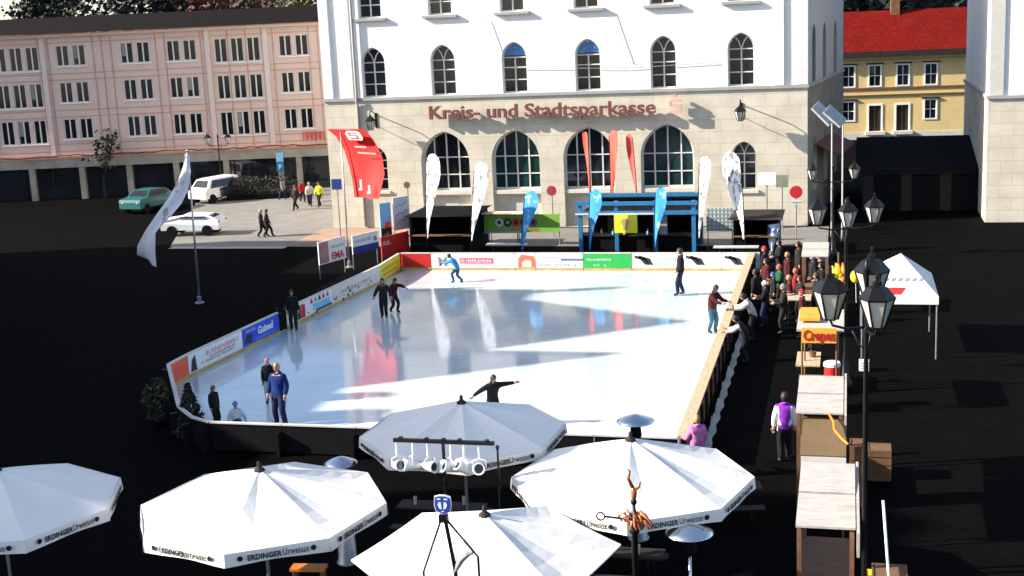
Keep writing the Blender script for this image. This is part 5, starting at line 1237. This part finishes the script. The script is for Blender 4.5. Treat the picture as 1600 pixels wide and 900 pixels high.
# ------------------------------------------------------------------ gilded wrought iron ornament on a post
q0 = at(991, 812, Y=19.6); zo = q0.z
t = thing('iron_ornament', 'copper coloured wrought iron ornament on a dark post before the white parasol', 'ornament', (q0.x, 19.6, 0))
b = MB(); b.lathe([(.12,0), (.06,.1), (.05, zo-.25), (.09, zo-.2), (.03, zo-.1), (.025, zo+.3)], BLKMET, 10); b.build('post', t, smooth=True)
b = MB(); R = random.Random(4)
for k in range(38):
    a = R.uniform(0, 2*PI); r_ = R.uniform(.06,.27); cz = R.uniform(-.12,.10); s = R.uniform(.03,.075)
    cxx, cyy = r_*math.cos(a)*1.2, r_*math.sin(a)*.6
    b.tube([(cxx*.2, cyy*.2, zo+cz*.3), (cxx*.7, cyy*.7, zo+cz+.06), (cxx, cyy, zo+cz), (cxx+s*.7, cyy, zo+cz-s), (cxx+s*.2, cyy, zo+cz-s*1.5)], [.008,.016,.022,.014,.005], RUST, 6)
b.build('scrollwork', t, smooth=True)
b = MB(); b.tube([(-.2,0,zo+.01), (-.48,0,zo+.03)], .018, BLKMET, 6); b.tube([(-.54+.065*math.cos(2*PI*k/12), 0, zo+.03+.065*math.sin(2*PI*k/12)) for k in range(13)], .014, BLKMET, 6); b.build('ring_arm', t)
b = MB(); b.ell((0,0,zo+.30), (.05,.05,.06), BLKMET); b.tube([(0,0,zo+.3), (.01,0,zo+.46), (-.01,0,zo+.56)], [.03,.05,.02], RUST, 7); b.tube([(0,0,zo+.48), (.09,0,zo+.56), (.12,0,zo+.64)], [.03,.025,.01], RUST, 6); b.tube([(-.01,0,zo+.54), (-.08,0,zo+.68), (-.05,0,zo+.80), (-.1,0,zo+.86)], [.03,.03,.02,.01], RUST, 6); b.build('figure', t, smooth=True)

# ------------------------------------------------------------------ old style street lamps with clustered lanterns
def lamp_post(x, y, arms, lb, s):
    t = thing('street_lamp', lb, 'lamp post', (x, y, 0), 0, 'candelabra street lamps')
    zt = max(a[2] for a in arms)
    b = MB(); b.lathe([(.20,0), (.20,.35), (.12,.45), (.08,1.1), (.05,1.3), (.04, zt-.6), (.07, zt-.5), (.04, zt-.4), (.035, zt+.5*s), (.07,zt+.55*s), (.001,zt+.8*s)], BLKMET, 12); b.build('post', t, smooth=True)
    for (ax, ay, az) in arms:
        b = MB(); b.tube([(0,0,az-.12*s), (ax*.5, ay*.5, az-.16*s), (ax*.93, ay*.93, az-.10*s), (ax, ay, az)], .025, BLKMET, 6); b.tube([(0,0,az-.5*s), (ax*.2,ay*.2,az-.42*s), (ax*.4,ay*.4,az-.16*s)], .015, BLKMET, 5); ao = b.build('arm', t, smooth=True)
        b = MB(); lantern_geo(b, (ax, ay, az), s); lo = b.build('lantern', t)
        b = MB(); glass_geo(b, (ax, ay, az), s); b.build('lamp_glass', lo)
def arms_at(lst, x, y, yy):
    out = []
    for px, py in lst:
        p = at(px, py, Y=yy); out.append((p.x-x, yy-y, p.z))
    return out
xa = at(1354, 480, Y=23).x; lamp_post(xa, 23, [(lambda p: (p.x-xa, 0, p.z))(at(1297, 499, Y=23)), (lambda p: (p.x-xa, -.35, p.z))(at(1370, 512, Y=22.65)), (lambda p: (p.x-xa, .45, p.z))(at(1362, 468, Y=23.45))], 'nearest black street lamp with three lanterns over the crepe stall', 1.06)
xb = at(1322, 350, Y=39).x; lamp_post(xb, 39, [(lambda p: (p.x-xb, 0, p.z))(at(1277, 351, Y=39)), (lambda p: (p.x-xb, -.4, p.z))(at(1325, 355, Y=38.6)), (lambda p: (p.x-xb, .1, p.z))(at(1366, 348, Y=39.1))], 'middle black street lamp with three lanterns between the near and far ones', .98)
xc = at(1302, 280, Y=60).x; lamp_post(xc, 60, [(lambda p: (p.x-xc, 0, p.z))(at(1270, 281, Y=60)), (lambda p: (p.x-xc, .1, p.z))(at(1335, 279, Y=60.1))], 'farthest black street lamp with two lanterns at the bank corner', .92)
p = at(368, 300, Z=0); q = at(378, 215, Y=p.y)
lamp_post(p.x, p.y-2, [(-.75, 0, q.z-.2), (.75, 0, q.z-.2)], 'dark two armed street lamp before the pink building', .9)
# modern lights at the bank corner
for k, (px, pt_, pb_, hx, Y) in enumerate(((1300, 190, 330, -26, 66), (1317, 192, 335, -25, 65))):
    p0 = at(px, pt_, Y=Y); h1 = at(px+hx, pt_-26 if k == 0 else pt_-22, Y=Y)
    t = thing('modern_street_light', ('slim white street light with a flat head behind its twin', 'slim white street light with a flat head in front of its twin')[k], 'street light', (p0.x, Y, 0), 0, 'slim white street lights')
    b = MB(); b.lathe([(.07,0), (.05,.5), (.035,p0.z)], GREYTRIM, 10); b.build('pole', t, smooth=True)
    d = Vector((h1.x-p0.x, 0, h1.z-p0.z)); b = MB(); M = Matrix.Translation((d.x*.5, -.1, p0.z+d.z*.5)) @ Matrix.Rotation(-math.atan2(d.z, d.x), 4, 'Y') @ Matrix.Rotation(-.75, 4, 'X')
    b.box((0,0,.02), (d.length*1.05, .62, .14), mat('pale_grey_lamp_head', (.36,.38,.40), .5), M=M); b.box((0,0,-.08), (d.length*.9, .55, .03), GALV, M=M); b.build('lamp_head', t)

# ------------------------------------------------------------------ market stalls
def stall(x0, x1, y0, y1, z0, z1, lb, top=ROOFW, name='market_stall', side=True, wall=BWOOD, bands=2):
    t = thing(name, lb, 'stall', ((x0+x1)/2, y0, 0), 0, 'market stalls along the alley')
    for (x, y) in ((x0+.06,y0+.08),(x1-.06,y0+.08),(x0+.06,y1-.08),(x1-.06,y1-.08)): b = MB(); b.b2((x-.04,y-.04,0), (x+.04,y+.04,z0-.05+(z1-z0)*(y-y0)/(y1-y0)), BWOOD); b.build('post', t, world=True)
    g = .03
    for k in range(bands):
        ya, yb = y0+(y1-y0)*k/bands+g, y0+(y1-y0)*(k+1)/bands-g; za, zb = z0+(z1-z0)*k/bands, z0+(z1-z0)*(k+1)/bands-.02
        b = MB(); b.add([(x0,ya,za),(x1,ya,za),(x1,yb,zb),(x0,yb,zb),(x0,ya,za+.04),(x1,ya,za+.04),(x1,yb,zb+.04),(x0,yb,zb+.04)], [(0,3,2,1),(4,5,6,7),(0,1,5,4),(1,2,6,5),(2,3,7,6),(3,0,4,7)], top); b.build('roof_panel', t, world=True)
    if side:
        b = MB(); b.b2((x1+.02, y0-.35, z0-.35), (x1+.07, y1+.3, z0+.10), ROOFW); b.build('side_board', t, world=True)
    b = MB(); b.b2((x0+.12, y0+.15, 0), (x1-.05, y1-.15, .88), wall); b.b2((x0+.02, y0+.1, .881), (x1-.02, y1-.1, .93), BWOOD); b.build('counter', t, world=True)
    return t
def zq(px, py, z): p = at(px, py, Z=z); return p
a = zq(1243, 825, 2.3); c = zq(1345, 825, 2.3); d = zq(1243, 722, 2.45)
stall(a.x, c.x-.09, a.y, d.y, 2.3, 2.45, 'nearest stall roof of two weathered white boards at the lower right')
a = zq(1243, 647, 2.3); c = zq(1322, 647, 2.3); d = zq(1243, 587, 2.4)
stall(a.x, c.x-.06, a.y, d.y, 2.3, 2.4, 'second stall roof of two weathered white boards beyond the woven screen')
# woven screen between the two stalls
a = zq(1250, 712, 2.1); c = zq(1322, 712, 2.1); d = zq(1250, 652, 2.15)
t = thing('woven_canopy', 'brown woven reed canopy between the two white board stall roofs', 'canopy', (a.x, a.y, 0))
b = MB(); b.add([(a.x,a.y,2.1),(c.x,a.y,2.1),(c.x,d.y,2.15),(a.x,d.y,2.15),(a.x,a.y,2.12),(c.x,a.y,2.12),(c.x,d.y,2.17),(a.x,d.y,2.17)], [(0,3,2,1),(4,5,6,7),(0,1,5,4),(1,2,6,5),(2,3,7,6),(3,0,4,7)], brick_mat('woven_reed_flat', (.22,.14,.06), (.11,.065,.025), .12, .05, size=.008, bump=.5)); b.build('mat', t, world=True)
for x in (a.x+.05, c.x-.05):
    for y in (a.y+.05, d.y-.05): b = MB(); b.tube([(x, y, 0), (x, y, 2.1)], .025, BWOOD, 6); b.build('post', t, world=True)
b = MB(); b.b2((a.x+.02, a.y-.02, 1.9), (c.x, a.y-.004, 2.09), FRAMEW); b.build('fascia', t, world=True)
b = MB(); pts = [at(px, py, Z=2.3) for px, py in ((1296, 648), (1303, 660), (1304, 672), (1314, 684), (1325, 694))]
b.tube(pts, .03, ORANGE, 6); tag(b.build('cable', None, smooth=True), 'orange cable hanging by the woven canopy', 'cable')
# crepe stall
a = at(1247, 560, Z=2.0); s0 = at(1253, 535, Z=2.1); s1 = at(1307, 535, Z=2.1); s2 = at(1253, 512, Y=s0.y)
t = thing('crepe_stall', 'crepe stall with an orange sign lettered in red under the nearest street lamp', 'stall', ((s0.x+s1.x)/2, s0.y, 0), 0, 'market stalls along the alley')
L = s1.x-s0.x; hs = s2.z-2.1
b = MB(); b.b2((-L/2, -.05, 2.1), (L/2, .0, 2.1+hs), mat('amber_sign', (.85,.40,.03), .5, var=.06)); b.build('sign_panel', t)
b = MB(); b.text('Crepes', hs*.95, mat('crimson_lettering', (.42,.01,.01), .6), (0, -.06, 2.1+hs*.2), bold=.014, ext=.006); wd = max(v.x for v in b.v)-min(v.x for v in b.v)
for v in b.v: v.x *= L*.92/wd
b.build('lettering', t)
b = MB(); b.b2((-L/2-.15, .05, 2.1+hs-.12), (L/2+.2, 2.6, 2.1+hs-.06), ROOFW); b.b2((-L/2-.1, .8, 2.1+hs+.0), (0, 2.3, 2.1+hs+.06), mat('orange_tarpaulin', (.70,.30,.02), .6)); b.build('roof', t)
for x in (-L/2, L/2):
    for y in (.08, 2.5): b = MB(); b.tube([(x, y, 0), (x, y, 2.1+hs-.13)], .03, BWOOD, 6); b.build('post', t)
b = MB(); b.b2((-L/2, .1, 0), (L/2, .7, .9), DWOOD); b.b2((-L/2-.1, 0, .901), (L/2, .8, .95), BWOOD); b.build('counter', t)
p = at(1300, 590, Z=.9); 
t = thing('drum', 'red drum with a white lid before the crepe stall', 'drum', (p.x, p.y, 0)); b = MB(); b.lathe([(.22,.0), (.22,.1), (.235,.12), (.22,.14), (.22,.9), (.235,.92), (.22,.94), (.22,1.25)], REDP, 18); b.build('body', t)
b = MB(); b.lathe([(.24,1.251), (.24,1.33), (.22,1.36)], WPAINT, 18); b.build('lid', t)
p = at(1258, 560, Z=.9); table(p.x+.1, p.y, 'brown table with a dark plant beside the red drum', L=.7, Wd=1.6, m=WOOD, z=.9, name='wooden_table', grp=None)
tp_ = thing('pot_plant', 'dark spiky plant on the brown table by the crepe stall', 'plant', (p.x+.22, p.y+.2, .9)); b = MB(); b.lathe([(.08,0), (.12,.18), (.10,.18)], BWOOD, 10); b.build('pot', tp_)
b = MB(); R = random.Random(8)
for k in range(22):
    a_ = R.uniform(0, 2*PI); r_ = R.uniform(.15,.4); b.tube([(0,0,.16), (r_*.5*math.cos(a_), r_*.5*math.sin(a_), .45), (r_*math.cos(a_), r_*math.sin(a_), R.uniform(.2,.6))], [.02,.025,.004], LEAFD, 4)
b.build('foliage', tp_)
# farther stalls
a = zq(1252, 402, 2.3); c = zq(1294, 402, 2.3); d = zq(1252, 379, 2.45); stall(a.x, c.x, a.y, d.y, 2.3, 2.45, 'farthest white stall roof below the bank corner', side=False)
a = zq(1232, 462, 1.2); c = zq(1262, 462, 1.2); p = (a+c)/2; table(p.x, p.y+.3, 'tan bar table among the crowd', L=.9, Wd=1.0, m=WOOD, z=1.1, name='bar_table', grp=None)
# white tent with red stripe
p = at(1400, 419, Z=2.6)
t = thing('market_tent', 'white tent roof with a red stripe beside the street lamps', 'tent', (p.x, p.y, 0))
vs_ = [(-1.15,-1.9,2.05),(1.25,-1.9,2.05),(1.25,1.9,2.05),(-1.15,1.9,2.05),(.15,0,3.1)]
b = MB(); b.add(vs_, [(0,1,4),(1,2,4),(2,3,4),(3,0,4)], WFAB)
for i in range(4):
    A, B = Vector(vs_[i]), Vector(vs_[(i+1) % 4]); b.add([A,B,B-Vector((0,0,.25)),A-Vector((0,0,.25))], [(0,3,2,1)], WFAB)
b.build('canopy', t)
b = MB(); 
A, B, T_ = Vector(vs_[3]), Vector(vs_[0]), Vector(vs_[4])
n_ = (B-A).cross(T_-A).normalized(); n_ = -n_ if n_.z < 0 else n_
def tri(u, v): return A+(B-A)*u+(T_-A)*v+n_*.012
b.add([tri(.35,.12), tri(.85,.02), tri(.85,.12), tri(.35,.22)], [(0,1,2,3)], RED); b.add([tri(.3,.3), tri(.6,.24), tri(.6,.28), tri(.3,.34)], [(0,1,2,3)], TEXTG)
A2, B2 = Vector(vs_[0]), Vector(vs_[1]); n2 = (B2-A2).cross(T_-A2).normalized(); n2 = -n2 if n2.z < 0 else n2
def tr2(u, v): return A2+(B2-A2)*u+(T_-A2)*v+n2*.012
b.add([tr2(.02,.04), tr2(.50,.04), tr2(.48,.20), tr2(.10,.20)], [(0,1,2,3)], RED)
for k in range(6): b.add([tr2(.12+.09*k,.34), tr2(.17+.09*k,.34), tr2(.17+.09*k-.02,.42), tr2(.12+.09*k-.02,.42)], [(0,1,2,3)], TEXTG)
b.build('print', t)
for x in (-1.1,1.2):
    for y in (-1.85,1.85): b = MB(); b.tube([(x,y,0),(x,y,2.05)], .03, GALV, 6); b.build('post', t)
# yellow decoration hanging beside the lamp
p = at(1310, 440, Y=41)
t = thing('yellow_pennant', 'bunched yellow and orange pennant on a pole between the street lamps', 'pennant', (p.x, 41, 0))
b = MB(); b.tube([(0,.05,0), (0,.05,p.z+.9)], .03, BWOOD, 6); b.build('pole', t)
b = MB(); R = random.Random(6)
for k in range(8): x = R.uniform(-.18,.2); zz = p.z+R.uniform(-.4,.2); b.tube([(x,0,zz+.5), (x+.05,-.06,zz+.25), (x-.03,-.02,zz)], [.02,.10,.03], (YEL, ORANGE)[k % 3 == 0], 6)
b.build('cloth', t, smooth=True)
p = at(1337, 432, Y=40); t = thing('yellow_balloon', 'small bright yellow balloon at the tip of the white tent', 'balloon', (p.x, 40, p.z)); b = MB(); b.ell((0,0,0), (.16,.16,.2), YEL, 12, 8); b.build('skin', t, smooth=True); b = MB(); b.tube([(0,0,-.2),(0.02,0,-.8)], .006, WPAINT, 4); b.build('string', t)
# boxes and bins in the shade at the right
def crate(px, py, z, d, m, lb, name='crate', zb=0):
    p = at(px, py, Z=z); t = thing(name, lb, name, (p.x, p.y, 0)); b = MB(); w_, l_ = d
    for k in range(4): zz = z*k/4; b.b2((-w_/2, -l_/2, zz+.02), (w_/2, -l_/2+.025, zz+z/4-.02), m); b.b2((-w_/2, l_/2-.025, zz+.02), (w_/2, l_/2, zz+z/4-.02), m); b.b2((-w_/2, -l_/2+.026, zz+.02), (-w_/2+.025, l_/2-.026, zz+z/4-.02), m); b.b2((w_/2-.025, -l_/2+.026, zz+.02), (w_/2, l_/2-.026, zz+z/4-.02), m)
    b.build('slats', t); b = MB(); b.b2((-w_/2+.026, -l_/2+.026, .0), (w_/2-.026, l_/2-.026, z-.04), m); b.build('box', t); return t
crate(1374, 697, .8, (.55,.6), BWOOD, 'brown wooden crate in the dark right of the stalls')
crate(1340, 690, 1.5, (.35,.6), BWOOD, 'brown crate stacked against the stall side board')
crate(1350, 562, .35, (.3,.3), WPAINT, 'small white box on the dark ground right of the stalls', 'box')
q = at(1380, 782, Y=20.5); r_ = at(1396, 905, Y=20.2)
b = MB(); b.tube([(0,0,0), (q.x-r_.x-.13, .3, q.z)], .022, WPAINT, 8); o = b.build('leaning_pole', None, smooth=True); o.location = (r_.x+.13, 20.2, 0); tag(o, 'slim white pole leaning in the lower right corner', 'pole')
crate(1390, 890, 1.6, (.6,.6), BWOOD, 'brown crate at the foot of the leaning white pole')
crate(1360, 893, 1.3, (.2,.3), YEL, 'small yellow box at the lower right', 'box')

# ------------------------------------------------------------------ beer tables in the shade, orange boards
def beer_set(px, py, lb, rz=0, m=DWOOD):
    p = at(px, py, Z=.75)
    t = thing('beer_table', 'wooden beer table in the '+lb, 'table', (p.x, p.y, 0), rz, 'beer tables under the parasols')
    b = MB(); b.b2((-1.0,-.25,.72), (1.0,.25,.76), m); b.build('tabletop', t)
    for s in (-1, 1): b = MB(); b.tube([(s*.75,-.2,0), (s*.7,-.15,.71)], .018, BLKMET, 5); b.tube([(s*.75,.2,0), (s*.7,.15,.71)], .018, BLKMET, 5); b.build('leg', t)
    for s, w_ in ((-1, 'near'), (1, 'far')):
        off_ = Matrix.Rotation(rz, 3, 'Z') @ Vector((0, s*.6, 0))
        bt = thing('beer_bench', w_+' beer bench of the '+lb+' table', 'bench', (p.x+off_.x, p.y+off_.y, 0), rz, 'beer benches under the parasols')
        b = MB(); b.b2((-1.0,-.13,.43), (1.0,.13,.46), m); b.build('seat', bt)
        for q in (-1, 1): b = MB(); b.tube([(q*.75,-.1,0), (q*.7,-.08,.425)], .015, BLKMET, 5); b.tube([(q*.75,.1,0), (q*.7,.08,.425)], .015, BLKMET, 5); b.build('leg', bt)
    for k in range(3):
        R = random.Random(px+k); g = MB(); g.lathe([(.035,0), (.038,.02), (.03,.06), (.042,.16), (.036,.2), (.034,.2), (.04,.16)], (LAMPG, FRAMEW)[k % 2], 10)
        gx = Matrix.Rotation(rz, 3, 'Z') @ Vector((-.6+.55*k, R.uniform(-.12,.12), 0)); o = g.build('beer_glass', None, smooth=True); o.location = (p.x+gx.x, p.y+gx.y, .76); tag(o, 'pale beer glass on the table in the '+lb, 'glass', 'beer glasses on the table in the '+lb)
beer_set(960, 862, 'shaded set before the right patio heater')
beer_set(690, 790, 'dark set between crest and lamp bar')
beer_set(1120, 760, 'shaded set right of the copper ornament', .2)
a = at(456, 884, Z=1.05); c = at(522, 872, Z=1.05)
t = thing('orange_bench', 'bright orange bench just under the left parasol', 'bench', ((a.x+c.x)/2, a.y, 0), .12)
L = c.x-a.x; b = MB(); b.b2((-L/2, -.13, 1.0), (L/2, .16, 1.05), ORANGE); b.build('seat', t)
for s in (-1, 1): b = MB(); b.b2((s*L*.4-.03, -.1, 0), (s*L*.4+.03, .12, .999), BWOOD); b.build('leg', t)
a = at(608, 892, Z=2.0); c = at(668, 890, Z=2.0)
t = thing('wooden_cabinet', 'reddish brown cabinet at the bottom edge before the plain parasol', 'cabinet', (a.x, a.y, 0))
b = MB(); b.b2((0, -.3, 0), (c.x-a.x, .2, 1.96), mat('reddish_wood', (.20,.03,.012), .6, var=.35, scale=3)); b.build('body', t)
b = MB(); b.b2((-.04, -.33, 1.961), (c.x-a.x+.04, .23, 2.0), WOOD); b.build('top', t)
# ------------------------------------------------------------------ shrubs at the left front corner of the rink
def shrub(px, py, h, w_, n, m, lb, name='shrub', conifer=False, seed=0, flecks=None):
    p = at(px, py, Z=0); t = thing(name, lb, 'shrub', (p.x, p.y, 0)); R = random.Random(seed)
    b = MB(); b.tube([(0,0,-.05), (.02,0,h*.5), (0,0,h*.95)], [.05,.035,.01], BARK, 6)
    for k in range(9): a = R.uniform(0,2*PI); b.tube([(0,0,h*R.uniform(.1,.5)), (w_*.4*math.cos(a), w_*.4*math.sin(a), h*R.uniform(.4,.8))], [.02,.005], BARK, 4)
    b.build('stem', t)
    b = MB()
    for k in range(n):
        z = h*R.random()**(1.3 if conifer else .9); rr = w_*((1-z/h)+.08 if conifer else math.sqrt(max(.05, 1-(2*z/h-1)**2))*R.uniform(.4,1.05)); a = R.uniform(0,2*PI); rr *= R.uniform(.5,1)
        c = Vector((rr*math.cos(a), rr*math.sin(a), z+.05)); s = R.uniform(.05,.11); u = Vector((R.gauss(0,1),R.gauss(0,1),R.gauss(0,1))).normalized(); v = u.orthogonal().normalized()
        b.add([c-u*s*.5, c+v*s, c+u*s*.5, c-v*s*.6], [(0,1,2,3)], flecks if flecks and R.random() < .3 else m)
    b.build('crown', t)
shrub(250, 660, 1.3, .5, 900, LEAFD, 'dark shrub with yellow leaves left of the rink corner', seed=1, flecks=mat('yellow_leaf_fleck', (.09,.06,.012), .8, var=.4))
shrub(300, 678, 1.45, .5, 1000, LEAFD, 'small dark evergreen hugging the rounded rink corner', name='evergreen_shrub', conifer=True, seed=2)
# ------------------------------------------------------------------ cars
def car(loc, rz, m, lb, L=4.2, Wd=1.75, Ht=1.45, van=False, name='parked_car'):
    t = thing(name, lb, 'car', loc, rz, 'cars parked at the plaza')
    n = 14
    prof = [(-L/2,.35),(-L/2,.75),(-L/2+.06,.92),(-L*.28,1.0),(-L*.13,Ht-.02),(L*.05,Ht),(L*.30,Ht-.06),(L*.43,1.02),(L/2-.03,.9),(L/2,.6),(L/2-.02,.35)] if not van else [(-L/2,.35),(-L/2,.8),(-L*.42,1.02),(-L*.3,Ht-.06),(-L*.15,Ht),(L*.44,Ht),(L/2-.04,Ht-.15),(L/2,.9),(L/2,.35)]
    b = MB(); K = [(-1,.92),(-.93,1),(.93,1),(1,.92)]
    vs, fs = [], []
    for s, f in ((-1,0),(1,0)):
        for x, z in prof:
            tp = max(0, (z-.95)/(Ht-.95)); vs.append((x, s*(Wd/2-.22*tp), z))
    N = len(prof)
    for i in range(N): fs.append((i, (i+1) % N, (i+1) % N+N, i+N))
    fs += [tuple(range(N))[::-1], tuple(range(N, 2*N))]
    b.add(vs, fs, m); bo = b.build('body', t)
    for s in (-1, 1):
        b = MB(); zs = (1.02, Ht-.1); x0, x1 = (-L*.22, L*.33) if not van else (-L*.33, L*.42)
        yy = lambda z: s*(Wd/2-.22*max(0, (z-.95)/(Ht-.95))+.006)
        b.add([(x0-.05,yy(zs[0]),zs[0]),(x1,yy(zs[0]),zs[0]),(x1-.22,yy(zs[1]),zs[1]),(x0+.30,yy(zs[1]),zs[1])], [(0,1,2,3)], GLASS); b.build('side_window', t)
        for xx in (-L*.31, L*.30):
            b = MB(); M = Matrix.Translation((xx, s*(Wd/2-.08), .31)) @ Matrix.Rotation(PI/2, 4, 'X'); b.lathe([(.2,-.1),(.31,-.1),(.31,.1),(.2,.1)], BLACK, 16, M=M); wo = b.build('wheel', t)
            b = MB(); b.lathe([(.001,-.08),(.2,-.085),(.2,.085),(.001,.08)], GALV, 12, M=M); b.build('rim', wo)
        b = MB(); b.ell((-L/2+.05, s*(Wd/2-.25), .72), (.06,.16,.08), FRAMEW, 8, 6); b.build('headlight', t)
        b = MB(); b.ell((L/2-.03, s*(Wd/2-.2), .78), (.05,.12,.09), REDP, 8, 6); b.build('tail_light', t)
    i = 3 if not van else 2
    (xa, za), (xb, zb) = prof[i], prof[i+1]
    def ws(u, w_, s): x = xa+(xb-xa)*u; z = za+(zb-za)*u; return (x-.012, s*(Wd/2-.22*max(0,(z-.95)/(Ht-.95))-.10), z+.008)
    b = MB(); b.add([ws(.1,0,-1), ws(.1,0,1), ws(.92,0,1), ws(.92,0,-1)], [(0,1,2,3)], GLASS); b.build('windscreen', t)
    b = MB(); (xa, za), (xb, zb) = (prof[7], prof[6]) if not van else (prof[7], prof[6])
    def rs(u, s): x = xa+(xb-xa)*u; z = za+(zb-za)*u; return (x+.012, s*(Wd/2-.22*max(0,(z-.95)/(Ht-.95))-.10), z+.008)
    b.add([rs(.15,1), rs(.15,-1), rs(.9,-1), rs(.9,1)], [(0,1,2,3)], GLASS); b.build('rear_window', t)
    return t
CWH = mat('white_car_paint', (.70,.70,.70), .25, var=.03); CBK = mat('black_car_paint', (.012,.012,.014), .25, var=.1); CTQ = mat('turquoise_car_paint', (.015,.10,.10), .3, var=.05); CBL = mat('dark_blue_car_paint', (.012,.02,.05), .25, var=.1)
p = at(325, 318, Z=0); car((p.x, p.y+1.2, 0), 1.25, CWH, 'small white van parked before the arcade', L=3.4, Wd=1.6, Ht=1.6, van=True, name='parked_van')
p = at(352, 314, Z=0); car((p.x, p.y+1.4, 0), 1.3, CBK, 'black car parked right of the white van', L=3.6, Wd=1.55)
p = at(220, 332, Z=0); car((p.x, p.y+1, 0), 1.45, CTQ, 'turquoise car half hidden behind the mottled white flag', L=3.8, Wd=1.6, Ht=1.4)
p = at(305, 366, Z=0); car((p.x, p.y, 0), .1, CWH, 'white car at the kerb just right of the tall flag pole', L=3.4, Wd=1.5, Ht=1.2)
# planter bed by the arcade
p = at(405, 312, Z=0)
t = thing('planter', 'low dark planting bed with shrubs before the arcade', 'planter', (p.x, p.y+1, 0), YAW)
b = MB(); b.b2((-2.2,-.9,0), (2.4,.9,.35), DIRT); b.build('kerb', t)
b = MB(); R = random.Random(3)
for k in range(900): c = Vector((R.uniform(-2,2.2), R.uniform(-.8,.8), .35+R.random()**1.4*1.1)); s = R.uniform(.06,.14); u = Vector((R.gauss(0,1),R.gauss(0,1),R.gauss(0,1))).normalized(); v = u.orthogonal().normalized(); b.add([c-u*s*.5, c+v*s, c+u*s*.5, c-v*s*.6], [(0,1,2,3)], LEAFD)
b.build('foliage', t)
